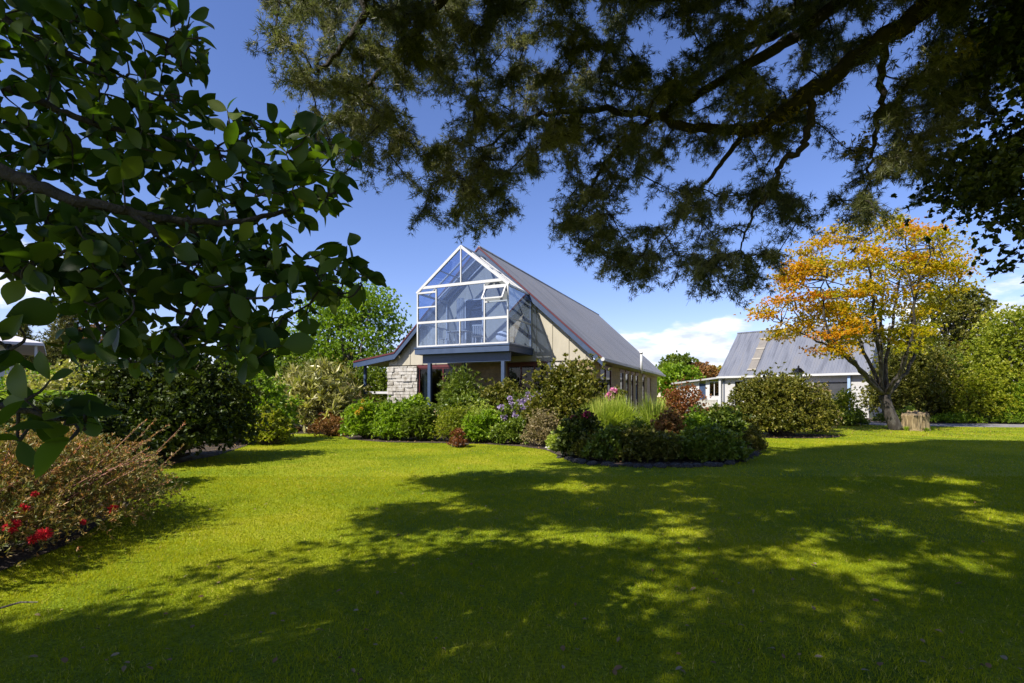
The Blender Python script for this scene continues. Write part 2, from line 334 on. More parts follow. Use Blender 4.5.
def lobes_sample(lobes, n, rng, inner=.5, upmin=-.35):
    """points in the outer shells of a set of ellipsoidal clumps: (cx,cy,cz,rx,ry,rz)"""
    lb = np.array(lobes); w = (lb[:, 3] * lb[:, 4] + lb[:, 3] * lb[:, 5] + lb[:, 4] * lb[:, 5]); i = rng.choice(len(lb), n, p=w / w.sum())
    d = unit(rng.normal(0, 1, (n, 3))); d[:, 2] = np.where(d[:, 2] < upmin, -d[:, 2], d[:, 2])
    r = inner + (1 - inner) * rng.power(1.6, n); p = lb[i, :3] + d * lb[i, 3:] * r[:, None]
    return p, unit(d * .8 + np.array([0, 0, .35])), i

SPECIES = {
 'olive':   ([(.025, .035, .010), (.05, .065, .014), (.09, .10, .022), (.15, .14, .04)], .25, .42, .35),
 'dark':    ([(.010, .020, .006), (.02, .036, .009), (.04, .06, .014), (.07, .09, .02)], .18, .45, .3),
 'mid':     ([(.025, .05, .010), (.05, .085, .014), (.085, .13, .020), (.14, .18, .03)], .3, .4, .4),
 'bright':  ([(.05, .10, .012), (.085, .155, .016), (.13, .21, .022), (.19, .25, .035)], .35, .45, .35),
 'yellow':  ([(.055, .085, .012), (.105, .145, .018), (.165, .20, .025), (.25, .24, .04)], .35, .45, .35),
 'maple':   ([(.085, .115, .010), (.17, .19, .014), (.27, .23, .018), (.34, .19, .022), (.33, .12, .03)], .45, .5, .3),
 'red':     ([(.05, .02, .012), (.10, .035, .02), (.14, .06, .03), (.10, .08, .03)], .25, .45, .35),
 'rust':    ([(.055, .04, .02), (.10, .06, .028), (.16, .085, .04), (.10, .10, .03)], .2, .5, .3),
 'grevillea': ([(.035, .06, .018), (.085, .11, .035), (.19, .15, .07), (.30, .115, .07)], .2, .45, .4),
 'lime':    ([(.085, .14, .025), (.14, .20, .04), (.20, .265, .07), (.28, .31, .11)], .35, .5, .35),
 'grey':    ([(.07, .07, .05), (.12, .115, .085), (.17, .15, .12), (.2, .14, .12)], .2, .55, .3),
 'conifer': ([(.02, .03, .012), (.045, .06, .018), (.085, .09, .03), (.12, .11, .035)], .1, .55, .3),
 'pale':    ([(.10, .12, .06), (.16, .18, .09), (.24, .25, .15), (.32, .32, .22)], .25, .35, .5),
}
LEAFM = {k: leaf('leaf_' + k, [(c[0] * 1.8, c[1] * 1.55, c[2] * 1.0) for c in v[0]], *v[1:]) for k, v in SPECIES.items()}
def petal(name, cols): return leaf('petal_' + name, cols, .3, .5, .2, (1, 1, 1))
M_MAUVE = petal('mauve', [(.42, .30, .52), (.56, .44, .66), (.70, .60, .78)])
M_PINK = petal('pink', [(.55, .10, .28), (.7, .2, .4), (.8, .45, .55)])
M_MAGENTA = petal('magenta', [(.22, .015, .06), (.34, .03, .10), (.45, .08, .18)])
M_SCARLET = petal('scarlet', [(.42, .008, .02), (.62, .02, .035), (.75, .06, .07)])
M_YELLOWF = petal('yellow', [(.6, .35, .02), (.7, .45, .05)])

def plant_stems(base, tops, rng, r0=.02, k=5, wob=.12):
    mb = MB()
    for t in tops:
        t = np.array(t); b = np.array(base) + np.append(rng.normal(0, .06, 2), 0) ; m1 = b * .6 + t * .4 + rng.normal(0, wob, 3) * [1, 1, .3]; m1[2] = max(m1[2], .1)
        m2 = b * .25 + t * .75 + rng.normal(0, wob * .6, 3) * [1, 1, .3]
        mb.tube([b, m1, m2, t], [r0, r0 * .75, r0 * .5, r0 * .2], k)
    return mb
def bush(name, label, cat, x, y, w, d, h, sp, ls, n, shape='diamond', nl=7, m=6, spread=.8, z0=.0, seed=0, inner=.55, group=None, stemr=.022, up=.5, lobe=.42, flowers=None, stemmat=None):
    rng = np.random.default_rng(seed + 100); root = thing(name, label, cat, (x, y, 0), 0, group)
    lobes = []
    for i in range(nl):
        a = i / nl * 6.283 + rng.uniform(-.4, .4); q = rng.uniform(.25, .62) if i % 3 else rng.uniform(0, .3)
        rz = h * lobe * rng.uniform(.6, 1.2); cz = h - rz - (q * 1.1) ** 2 * h * .45 - rng.uniform(0, .26) * h * (i > 0)
        lobes.append((w / 2 * q * math.cos(a) * 1.15, d / 2 * q * math.sin(a) * 1.15, max(cz, rz * .7 + z0), w * lobe * .58 * rng.uniform(.65, 1.25), d * lobe * .58 * rng.uniform(.65, 1.25), rz))
        if i % 2 == 0 or cz > h * .5: lobes.append((w / 2 * (.35 + .4 * q) * math.cos(a) * 1.2, d / 2 * (.35 + .4 * q) * math.sin(a) * 1.2, h * .24 + z0 * .5, w * lobe * .62, d * lobe * .62, h * .26))
    for i in range(6):
        aa = i * 1.05 + rng.uniform(-.3, .3); lobes.append((w / 2 * .62 * math.cos(aa), d / 2 * .62 * math.sin(aa), h * .15, w * .17, d * .17, h * .17))
    n = int(n * 1.7); p, dr, li = lobes_sample(lobes, n, rng, inner); wild = rng.uniform(0, 1, n) < .28; p = p + dr * (wild * rng.uniform(.03, .30, n) * min(w, h) * .6)[:, None]; k = p[:, 2] > .03 + z0 * .6; p, dr, li = p[k], dr[k], li[k]
    p += rng.normal(0, .05 * w / 2, p.shape)*.5; p[:, 2] = np.maximum(p[:, 2], .03)
    lt = rng.uniform(0, 1, len(lobes)); tint = .30 * lt[li] + .35 * rng.uniform(0, 1, len(p))
    P3, D3, T3 = sprigs(p, dr, tint, m, spread, rng)
    T3 = np.clip(T3 + .4 * rng.uniform(0, 1, len(T3)), 0, 1)
    me = leaf_mesh('foliage', P3, D3, ls * rng.uniform(.6, 1.25, len(P3)), shape, T3, up, rng)
    link(me, 'foliage', root, LEAFM[sp])
    tops = [l[:3] for l in lobes] + [tuple(q) for q in p[rng.choice(len(p), min(3 * nl, len(p)), replace=False)]]
    plant_stems((0, 0, 0), tops, rng, stemr).build('stem', stemmat or M_STEM, root)
    if flowers:
        mat, fn, fs, kind = flowers; me = flower_mesh(kind, fs, rng); me.materials.append(mat)
        out = p[(p[:, 2] > h * .35)]; sc = out[:, 2] / h + .5 * (-out[:, 1] / d) + rng.uniform(0, .5, len(out)); idx = np.argsort(-sc)[:max(fn * 5, 1)]; idx = rng.choice(idx, min(fn, len(idx)), replace=False)
        for q in out[idx]:
            f = link(me, 'flower_head', root, loc=q + unit(q - np.array([0, 0, h * .4])) * ls * .5); f.rotation_euler = rng.uniform(-.7, .7, 3); s = rng.uniform(.75, 1.25); f.scale = (s, s, s)
    return root
def flower_mesh(kind, s, rng):
    if kind == 'truss':
        n = 90; d = unit(rng.normal(0, 1, (n, 3)) + [0, 0, .5]); return leaf_mesh('flower_head', d * s * .55, unit(d + rng.normal(0, .5, (n, 3))), np.full(n, s * .6), 'diamond', rng.uniform(0, 1, n), .3, rng)
    if kind == 'spider':
        n = 130; d = unit(rng.normal(0, 1, (n, 3)) * [1, 1, .6]); return leaf_mesh('flower_head', d * s * .25, unit(d + rng.normal(0, .35, (n, 3))), np.full(n, s * .8), 'narrow', rng.uniform(0, 1, n), .3, rng)
    n = 40; d = unit(rng.normal(0, 1, (n, 3)) + [0, 0, .3]); return leaf_mesh('flower_head', d * s * .35, d, np.full(n, s * .7), 'diamond', rng.uniform(0, 1, n), .3, rng)

def blades(n, rng, h, spread, w, arch=.5):
    """arching strips from a base disc"""
    a = rng.uniform(0, 6.283, n); b = rng.uniform(0, spread, n) ** 1.0; base = np.stack([np.cos(a) * b * .35, np.sin(a) * b * .35, 0 * a], 1)
    hh = h * rng.uniform(.6, 1.05, n); o = np.stack([np.cos(a + rng.normal(0, .5, n)), np.sin(a + rng.normal(0, .5, n)), 0 * a], 1)
    reach = spread * rng.uniform(.15, 1.0, n); side = np.stack([-o[:, 1], o[:, 0], 0 * a], 1)
    rows = []
    for t in (0, .3, .6, .85, 1.0):
        c = base + o * (reach * (t ** 1.8))[:, None]; c[:, 2] = hh * (t - arch * (reach / max(spread, .01)) * t ** 3 * .75)
        ww = w * (.7 + .6 * t if t < .5 else 1.0 * (1.02 - t) * 2); rows += [c - side * ww / 2, c + side * ww / 2]
    V = np.stack(rows, 1).reshape(-1, 3); k = 10
    f = np.concatenate([np.arange(n)[:, None] * k + np.array([[2 * i, 2 * i + 1, 2 * i + 3, 2 * i + 2]]) for i in range(4)])
    return V, f, np.tile(rng.uniform(0, 1, n), 4)
def grass_clump(name, label, cat, x, y, h, spread, w, n, sp, clumps=1, seed=0, arch=.5, area=(0, 0)):
    rng = np.random.default_rng(seed + 900); root = thing(name, label, cat, (x, y, 0)); Vs, Fs, rn = [], [], []; off = 0
    for c in range(clumps):
        V, f, r = blades(n, rng, h * rng.uniform(.8, 1.1), spread, w, arch); V = V + [rng.uniform(-1, 1) * area[0], rng.uniform(-1, 1) * area[1], 0]
        Vs.append(V); Fs.append(f + off); rn.append(r * .7 + rng.uniform(0, .3)); off += len(V)
    link(np_mesh('blades', np.concatenate(Vs), [np.concatenate(Fs)], np.concatenate(rn)), 'blades', root, LEAFM[sp])
    return root

def nearest_on(path_pts, q):
    d = np.linalg.norm(path_pts - q, axis=1); return path_pts[np.argmin(d)]
def smooth_path(ctrl, per=6):
    c = np.array(ctrl, float); c = np.vstack([2 * c[0] - c[1], c, 2 * c[-1] - c[-2]]); out = []
    for i in range(1, len(c) - 2):
        for t in np.linspace(0, 1, per, endpoint=False):
            p0, p1, p2, p3 = c[i - 1], c[i], c[i + 1], c[i + 2]
            out.append(.5 * (2 * p1 + (p2 - p0) * t + (2 * p0 - 5 * p1 + 4 * p2 - p3) * t * t + (3 * p1 - p0 - 3 * p2 + p3) * t ** 3))
    out.append(c[-2]); return np.array(out)

def tree(name, label, cat, x, y, h, w, d, trunk_r, trunk_h, sp, ls, n, seed=0, nl=14, m=7, shape='diamond', bark=None, lobe=.3, inner=.35, group=None, crown0=None, cone=0):
    """a single-stemmed tree: tapered trunk, a limb to every clump, leafy clumps with gaps"""
    rng = np.random.default_rng(seed + 300); root = thing(name, label, cat, (x, y, 0), 0, group); c0 = trunk_h if crown0 is None else crown0
    lobes = []
    for i in range(nl):
        t = (i + .5) / nl; z = c0 + (h - c0) * (.12 + .8 * t); env = math.sin(math.pi * min(.12 + .8 * (t ** .8), 1)) ** .7 if not cone else (1.05 - t)
        a = i * 2.4 + rng.uniform(-.4, .4); q = rng.uniform(.3, .75) * env
        r = lobe * (.7 + .6 * rng.uniform()) * (1 if not cone else (.45 + .8 * (1 - t)))
        lobes.append((w / 2 * q * math.cos(a), d / 2 * q * math.sin(a), z, w / 2 * r * 1.25, d / 2 * r * 1.25, (h - c0) / 2 * r * .85))
    p, dr, li = lobes_sample(lobes, n, rng, inner, -.6)
    p += rng.normal(0, .04 * w / 2, p.shape)
    lt = rng.uniform(0, 1, len(lobes)); tint = .3 * lt[li] + .3 * rng.uniform(0, 1, n)
    P3, D3, T3 = sprigs(p, dr, tint, m, .8, rng); T3 = np.clip(T3 + .4 * rng.uniform(0, 1, len(T3)), 0, 1)
    link(leaf_mesh('crown', P3, D3, ls * rng.uniform(.6, 1.3, len(P3)), shape, T3, .4, rng), 'crown', root, LEAFM[sp])
    mb = MB(); top = np.array([rng.normal(0, .1), rng.normal(0, .1), c0 + (h - c0) * .75])
    tp = smooth_path([(0, 0, -.05), (rng.normal(0, .06), rng.normal(0, .06), trunk_h * .6), (rng.normal(0, .12), rng.normal(0, .12), c0 + (h - c0) * .3), top], 4)
    mb.tube(tp, np.linspace(trunk_r * 1.2, trunk_r * .2, len(tp)), 9)
    for l in lobes:
        e = np.array(l[:3]); s = tp[int(np.clip(len(tp) * (e[2] / h) * .7, 1, len(tp) - 2))]; mid = (s + e) / 2 + [0, 0, -.05 * h]
        mb.tube([s, mid, e, e + rng.normal(0, .15 * w / 2, 3)], [trunk_r * .42, trunk_r * .28, trunk_r * .14, trunk_r * .04], 5)
    mb.build('trunk', bark or M_BARK, root, smooth=True)
    return root

# ------------------------------------------------------------------ the gabled house
HOUSE_O = (-1.445, 24.39, 0); HOUSE_RZ = rad(-24.4)
house = thing('gabled_house', 'steep gabled cream and brick house with a raised glass sunroom on its front', 'house', HOUSE_O, HOUSE_RZ)
AP = 8.65
def roof_z(x): return AP - .912 * abs(x) if x > 0 else (AP - .976 * abs(x) if x > -4.96 else 3.81 - (abs(x) - 4.96) * .15)
def rib_sheet(a, b, y0a, y1a, y0b, y1b, pitch=.13, rh=.022, th=.03):
    """ribbed iron: a, b = (x,z) at the ridge and at the eave"""
    a = np.array(a); b = np.array(b); d = (b - a) / np.linalg.norm(b - a); nrm = np.array([-d[1], d[0]]); nrm = nrm if nrm[1] > 0 else -nrm
    n = int((y1a - y0a) / pitch); mb = MB(); V = []
    for i in range(n * 4 + 1):
        t = i / (n * 4); o = rh if i % 4 in (1, 2) else 0
        for (q, ya, yb) in ((a, y0a, y1a), (b, y0b, y1b)):
            p = q + nrm * o; V.append((p[0], ya + (yb - ya) * t, p[1]))
    m = n * 4 + 1; V2 = [(x - nrm[0] * (th + (rh if (i // 2) % 4 in (1, 2) else 0)), y, z - nrm[1] * (th + (rh if (i // 2) % 4 in (1, 2) else 0))) for i, (x, y, z) in enumerate(V)]
    k = len(V); f = [(2 * i, 2 * i + 1, 2 * i + 3, 2 * i + 2) for i in range(m - 1)] + [(k + 2 * i, k + 2 * i + 2, k + 2 * i + 3, k + 2 * i + 1) for i in range(m - 1)]
    f += [(2 * i, 2 * i + 2, k + 2 * i + 2, k + 2 * i) for i in range(m - 1)] + [(2 * i + 1, k + 2 * i + 1, k + 2 * i + 3, 2 * i + 3) for i in range(m - 1)]
    f += [(0, k, k + 1, 1), (k - 2, k - 1, 2 * k - 1, 2 * k - 2)]
    return mb.add(V + V2, f)
EX, EZ = 5.95, AP - .912 * 5.95
roof = rib_sheet((.02, AP + .03), (EX, EZ + .03), -.3, 21.8, -.3, 19.0).build('roof', M_ROOF, house)
rib_sheet((-.02, AP + .03), (-4.95, 3.85), -.3, 21.8, -.3, 19.0).build('roof', M_ROOF, house)
rib_sheet((-4.97, 3.85), (-7.6, 3.45), -.3, 9, -.3, 9).build('verandah_roof', M_ROOF, house)
mb = MB(); mb.tube([(0, -.32, AP + .04), (0, 21.8, AP + .04)], .09, 8); mb.build('ridge_cap', M_ROOF, roof, smooth=True)
# barge boards with a red capping
def barge(x0, z0, x1, z1):
    mb = MB(); mb.prism([(x0, -.34, z0 + .0), (x1, -.34, z1 + .0), (x1, -.34, z1 - .3), (x0, -.34, z0 - .3)], (0, .05, 0)); o = mb.build('bargeboard', M_BLUE, house)
    mb = MB(); mb.prism([(x0, -.37, z0 + .07), (x1, -.37, z1 + .07), (x1, -.37, z1 - .015), (x0, -.37, z0 - .015)], (0, .10, 0)); mb.build('capping', M_RED, o)
barge(.0, AP, 5.99, EZ - .03); barge(-.0, AP, -4.96, 3.81); barge(-4.96, 3.81, -7.66, 3.41)
# soffits
MB().prism([(0, -.28, AP - .12), (EX - .05, -.28, EZ - .1), (EX - .05, -.28, EZ - .14), (0, -.28, AP - .16)], (0, .28, 0)).build('soffit', M_SOFFIT, house)
mb = MB(); mb.box(5.46, 5.9, -.28, 18.8, 3.10, 3.13); mb.build('soffit', M_SOFFIT, house)
mb = MB(); mb.add([(-4.97, -.27, 3.70), (-7.6, -.27, 3.30), (-7.6, 8.9, 3.30), (-4.97, 8.9, 3.70), (-4.97, -.27, 3.73), (-7.6, -.27, 3.33), (-7.6, 8.9, 3.33), (-4.97, 8.9, 3.73)], [(0, 1, 2, 3), (7, 6, 5, 4), (0, 4, 5, 1), (1, 5, 6, 2), (2, 6, 7, 3), (3, 7, 4, 0)]); mb.build('verandah_ceiling', M_SOFFIT, house)
# gutter and pipe
mb = MB(); mb.box(5.95, 6.08, -.36, 19.0, EZ - .12, EZ + .0); gut = mb.build('gutter', surf('grey_gutter', [(.2, .2, .2), (.28, .28, .28)], .4), house)
mb = MB(); mb.tube([(6.02, -.42, EZ - .05), (6.02, -.30, EZ - .05)], .085, 10); mb.build('gutter_end', M_WHITE, gut)
mb = MB(); mb.tube([(6.15, 8.0, 2.9), (6.15, 8.0, 4.05)], .07, 10); mb.tube([(6.15, 8.0, 4.05), (6.15, 8.0, 4.12)], .11, 10); mb.build('vent_pipe', M_WHITE, house, smooth=True)
# upper gable boards and battens
pts = [(-5.55, 3.2), (-5.55, roof_z(-5.55) - .12), (-4.96, 3.69)]
pts = [(-5.55, 0, 3.2), (-5.55, 0, 3.58), (-4.9, 0, 3.72), (0, 0, AP - .14), (5.45, 0, roof_z(5.45) - .14), (5.45, 0, 3.2)]
gable = MB().prism(pts, (0, .18, 0)).build('gable_wall', M_CREAM, house)
for x in np.arange(-5.0, 5.3, .78):
    if -1.95 < x < 2.5: continue
    MB().box(x - .03, x + .03, -.03, -.002, 3.2, roof_z(x) - .2).build('batten', M_CREAM, gable)
# lower front wall with its openings
W1 = (-3.7, -1.5); W2 = (1.33, 3.38)
mb = MB()
for a, b in ((-1.5, 1.33), (4.72, 5.45)): mb.box(a, b, 0.01, .2, 0, 3.2)
for a, b in (W1, W2): mb.box(a, b, 0.01, .2, 0, .95)
mb.build('brick_wall', M_BRICKX, house)
def stones(x0, x1, z1, seed):
    rng = np.random.default_rng(seed); mb = MB(); z = 0
    while z < z1 - .03:
        h = min(rng.uniform(.13, .21), z1 - z); x = x0
        while x < x1 - .02:
            w = min(rng.uniform(.25, .6), x1 - x); o = rng.uniform(.0, .09)
            mb.box(x + .006, x + w - .006, -.04 - o, .2, z + .006, z + h - .006); x += w
        z += h
    return mb
stones(-5.6, -3.72, 3.14, 3).build('stone_wall', M_STONE, house, bevel=.015)
stones(3.4, 4.7, 3.14, 4).build('stone_wall', M_STONE, house, bevel=.015)
def window(x0, x1, z0, z1, y, parent, n=2, frame=M_WHITE, axis='x', lintel=M_RED, curtain=False, pane=None):
    def bx(m, a0, a1, d0, d1, c0, c1):
        return m.box(a0, a1, y + d0, y + d1, c0, c1) if axis == 'x' else m.box(y - d1, y - d0, a0, a1, c0, c1)
    w = MB(); t = .06
    bx(w, x0, x1, -.03, .06, z0, z0 + t); bx(w, x0, x1, -.03, .06, z1 - t, z1)
    for i in range(n + 1):
        c = x0 + (x1 - x0 - t) * i / n; bx(w, c, c + t, -.028, .058, z0 + t, z1 - t)
    f = w.build('window', frame, parent)
    for i in range(n):
        c0 = x0 + (x1 - x0 - t) * i / n + t; c1 = x0 + (x1 - x0 - t) * (i + 1) / n
        bx(MB(), c0, c1, .01, .018, z0 + t, z1 - t).build('pane', pane or M_PANE, f)
    if lintel: bx(MB(), x0 - .1, x1 + .1, -.06, .1, z1, z1 + .14).build('lintel', lintel, f)
    if curtain:
        ns = 24
        for s, e in ((x0 + .05, x0 + .45), (x1 - .45, x1 - .05)):
            xs = np.linspace(s, e, ns); cm = MB()
            for i in range(ns - 1):
                d0 = .22 + .03 * math.sin(i * 1.3); d1 = .22 + .03 * math.sin((i + 1) * 1.3)
                q = [(xs[i], y + d0, z0), (xs[i + 1], y + d1, z0), (xs[i + 1], y + d1, z1), (xs[i], y + d0, z1)]
                if axis == 'y': q = [(y - (b - y), a, c) for a, b, c in q]
                cm.add(q, [(0, 1, 2, 3)])
            cm.build('curtain', M_CURT, f)
    return f
window(*W1, .95, 3.04, .08, house, 3, frame=M_RED, curtain=True)
window(*W2, .95, 3.04, .08, house, 3, frame=M_RED, curtain=True)
# long side wall
SIDE = [(1.4, 3.6, 1.0, 3.0, M_RED, 2), (5.6, 6.5, .6, 3.0, M_RED, 1), (7.0, 7.9, .6, 3.0, M_RED, 1), (8.6, 9.3, .6, 3.0, M_RED, 1), (10.0, 10.8, .6, 3.0, M_RED, 1), (12.4, 13.2, .6, 3.0, M_RED, 1)]
mb = MB(); y = .21
for a, b, z0, z1, fm, n in SIDE:
    mb.box(5.25, 5.45, y, a, 0, 3.1); mb.box(5.25, 5.45, a, b, 0, z0); y = b
mb.box(5.25, 5.45, y, 14.2, 0, 3.1); mb.box(5.25, 5.45, 14.2, 15.9, 2.9, 3.1); mb.box(5.25, 5.45, 15.9, 18.8, 0, 3.1)
mb.build('side_wall', M_BRICKY, house)
for a, b, z0, z1, fm, n in SIDE: window(a, b, z0, z1 - .08, 5.42, house, n, frame=fm, axis='y', curtain=(a == 1.4))
d = MB(); d.box(5.3, 5.4, 14.2, 15.9, 0, 2.9); door = d.build('timber_door', surf('brown_timber', [(.09, .04, .02), (.15, .07, .035)], .5, 3, stretch=(1, 8, .6)), house)
mb = MB(); mb.box(5.4, 5.46, 15.0, 15.06, 1.0, 1.15); mb.build('handle', M_BLACK, door)
mb = MB(); mb.box(-5.4, 5.24, 18.6, 18.8, 0, 3.6); mb.build('back_wall', M_BRICKX, house)
mb = MB(); mb.box(-5.6, -5.4, .21, 18.8, 0, 3.5); mb.build('left_wall', M_BRICKY, house)
mb = MB(); mb.box(-5.4, 5.25, .2, 18.6, .02, .06); mb.build('floor', M_FLOOR, house)
mb = MB(); mb.box(-5.4, 5.25, .2, 18.6, 3.16, 3.2); mb.build('upper_floor', M_SOFFIT, house)
# verandah posts and rail
mb = MB(); mb.box(-7.25, -7.13, .0, .12, 0, 3.32); mb.build('verandah_post', M_BLUE, house)
mb = MB(); mb.box(-7.25, -7.13, 4.2, 4.32, 0, 3.32); mb.build('verandah_post', M_BLUE, house)
mb = MB(); mb.box(-7.13, -5.62, .02, .08, 1.72, 1.84); mb.build('verandah_rail', M_WHITE, house)

# ---- sunroom
X0, X1, YF = -1.95, 2.55, -2.53; XM = (X0 + X1) / 2; ZF, ZR, ZP, ZA = 3.83, 4.9, 6.25, 8.1
mb = MB(); mb.box(X0 - .1, X1 + .1, YF - .1, -.01, 3.47, 3.72); fl = mb.build('sunroom_floor', M_BLUE, house)
mb = MB(); mb.box(X0 - .13, X1 + .13, YF - .13, -.01, 3.723, 3.79); mb.build('ledge', M_BLUE, fl)
mb = MB(); mb.box(X0 + .05, X1 - .05, YF + .05, -.012, 3.793, 3.83); mb.build('floorboards', M_FLOOR, fl)
mb = MB(); mb.box(X0 + .12, X1 - .02, YF + .22, YF + .36, 3.08, 3.468); mb.build('sunroom_beam', M_BLUE, house)
for px_, py_ in ((-1.5, YF + .29), (2.2, YF + .29)):
    mb = MB(); mb.box(px_ - .075, px_ + .075, py_ - .075, py_ + .075, 0, 3.078); mb.build('sunroom_post', M_BLUE, house)
mb = MB(); mb.box(-.84, -.7, -.45, -.31, 0, 3.466); mb.build('sunroom_post', M_BLUE, house)
t = .064
fr = MB()
VX = [X0, X0 + .22 * 4.5, X0 + .757 * 4.5, X1]; XL = X0 + .49 * 4.5
def fbox(x0, x1, z0, z1, e=0): fr.box(x0, x1, YF - .035 - e, YF + .035 + e, z0, z1)
for x in (X0, X1): fbox(x - t / 2, x + t / 2, 3.79, ZP, .006)
for x in VX[1:3]: fbox(x - t * .42, x + t * .42, ZF, ZP + .1, .003)
fbox(XL - .022, XL + .022, ZF, ZR)
fbox(X0, X1, 3.785, 3.87); fbox(X0, X1, ZR - .05, ZR + .05, .001)
fbox(VX[0], VX[1], 5.56, 5.62); fbox(VX[2], VX[3], 5.56, 5.62); fbox(VX[0], VX[1], ZP - .05, ZP + .03, .002); fbox(VX[2], VX[3], ZP - .05, ZP + .03, .002)
SL = (ZA - ZP) / (XM - X0)
zt = 6.47; xa = X0 + (zt - ZP) / SL
fbox(xa, X1 - (xa - X0), zt - .06, zt + .06, .004); fbox(XM - .025, XM + .025, zt, ZA - .06)
for yy in (YF, YF * .66, YF * .33, -.05):
    w = .11 if yy == YF else .055
    fr.bar((X0 - .05, yy, ZP), (XM, yy, ZA), .09, w); fr.bar((X1 + .05, yy, ZP), (XM, yy, ZA), .09, w)
fr.bar((XM, YF, ZA + .02), (XM, -.02, ZA + .02), .09)
for x in (X0, X1):
    fr.bar((x, YF, ZP), (x, -.01, ZP), .085); fr.bar((x, YF, ZR), (x, -.01, ZR), .06); fr.bar((x, YF, 3.83), (x, -.01, 3.83), .075)
    fr.bar((x, -.04, 3.83), (x, -.04, ZP), .075)
for k in (.5,):
    fr.bar((X1 - (X1 - XM) * k, YF, ZP + (ZA - ZP) * k + .01), (X1 - (X1 - XM) * k, -.02, ZP + (ZA - ZP) * k + .01), .05); fr.bar((X0 + (X1 - XM) * k, YF, ZP + (ZA - ZP) * k + .01), (X0 + (X1 - XM) * k, -.02, ZP + (ZA - ZP) * k + .01), .05)
frame = fr.build('sunroom_frame', M_WHITE, house)
def pane(pts, d): MB().prism(pts, d).build('pane', M_SUNG, frame)
def fp(x0, x1, z0, z1): pane([(x0, YF, z0), (x1, YF, z0), (x1, YF, z1), (x0, YF, z1)], (0, .008, 0))
fp(VX[0], VX[1], ZF, ZR); fp(VX[1], XL, ZF, ZR); fp(XL, VX[2], ZF, ZR); fp(VX[2], VX[3], ZF, ZR)
fp(VX[0], VX[1], ZR, 5.58); fp(VX[0], VX[1], 5.6, ZP); fp(VX[1], VX[2], ZR, 6.44); fp(VX[2], VX[3], ZR, 5.58)
pane([(xa, YF, zt), (XM, YF, zt), (XM, YF, ZA)], (0, .008, 0)); pane([(XM, YF, zt), (X1 - (xa - X0), YF, zt), (XM, YF, ZA)], (0, .008, 0))
pane([(X0, YF + .03, ZP + .02), (XM, YF + .03, ZA), (XM, -.03, ZA), (X0, -.03, ZP + .02)], (0, 0, .008)); pane([(XM, YF + .03, ZA), (X1, YF + .03, ZP + .02), (X1, -.03, ZP + .02), (XM, -.03, ZA)], (0, 0, .008))
for x in (X0, X1):
    pane([(x, YF + .04, ZF), (x, -.04, ZF), (x, -.04, ZR), (x, YF + .04, ZR)], (.008, 0, 0)); pane([(x, YF + .04, ZR), (x, -.04, ZR), (x, -.04, ZP), (x, YF + .04, ZP)], (.008, 0, 0))
# open awning window, hinged at its top
aw = MB(); hx0, hx1 = VX[2] + .05, X1 - .05; hz = ZP - .06; L_ = .62; an = rad(33)
def hp(x, s): return np.array([x, YF - .05 - math.sin(an) * s, hz - math.cos(an) * s])
for s in (.03, L_): aw.bar(hp(hx0, s), hp(hx1, s), .06)
for x in (hx0 + .03, hx1 - .03): aw.bar(hp(x, 0), hp(x, L_ + .03), .06)
awo = aw.build('awning_window', M_WHITE, house); pq = [hp(hx0, .03), hp(hx1, .03), hp(hx1, L_), hp(hx0, L_)]; MB().prism(pq, (0, -.008, .004)).build('pane', M_SUNG, awo)
# glazed door behind, in the gable wall
window(-.9, .12, 3.84, 6.3, -.09, house, 1, lintel=None, pane=glass('dark_door_glass', (.25, .28, .33), .9, 1.6, .05))
mb = MB(); xs = np.linspace(-1.35, -.95, 26)
for i in range(25): mb.add([(xs[i], -.12 - .03 * math.sin(i * 1.4), 3.85), (xs[i + 1], -.12 - .03 * math.sin((i + 1) * 1.4), 3.85), (xs[i + 1], -.12 - .03 * math.sin((i + 1) * 1.4), 6.4), (xs[i], -.12 - .03 * math.sin(i * 1.4), 6.4)], [(0, 1, 2, 3)])
mb.build('curtain', M_CURT, house)
# furniture standing in the sunroom
def hw(x, y, z): 
    c, s = math.cos(HOUSE_RZ), math.sin(HOUSE_RZ); return (HOUSE_O[0] + c * x - s * y, HOUSE_O[1] + s * x + c * y, z)
tb = thing('garden_table', 'white slatted garden table standing behind the sunroom glass', 'table', hw(-.35, -1.5, 3.832), HOUSE_RZ)
mb = MB()
for i in range(7): mb.box(-.55, .55, -.35 + i * .1, -.26 + i * .1, .70, .725)
mb.build('tabletop', M_WHITE, tb)
for i in (-1, 1):
    for j in (-1, 1): mb = MB(); mb.box(i * .46 - .025, i * .46 + .025, j * .27 - .025, j * .27 + .025, 0, .698); mb.build('leg', M_WHITE, tb)
def chair(lab, x, y, rz):
    c = thing('garden_chair', lab, 'chair', hw(x, y, 3.832), HOUSE_RZ + rz, 'white chairs in the sunroom')
    mb = MB()
    for i in range(5): mb.box(-.22, .22, -.22 + i * .088, -.15 + i * .088, .42, .44)
    mb.build('seat', M_WHITE, c); mb = MB()
    for i in range(5): mb.box(-.2 + i * .09, -.16 + i * .09, .2, .22, .46, .86)
    mb.box(-.23, .23, .195, .225, .86, .92); mb.build('backrest', M_WHITE, c)
    for i in (-1, 1):
        for j in (-1, 1): mb = MB(); mb.box(i * .2 - .02, i * .2 + .02, j * .19 - .02, j * .19 + .02, 0, .418); mb.build('leg', M_WHITE, c)
chair('white slatted chair at the left end of the sunroom table', -1.25, -1.4, rad(90))
chair('white slatted chair right of the sunroom table with its back to the glass', .75, -1.75, rad(190))
chair('white slatted chair in the right corner of the sunroom by the side pane', 1.9, -.9, rad(-60))
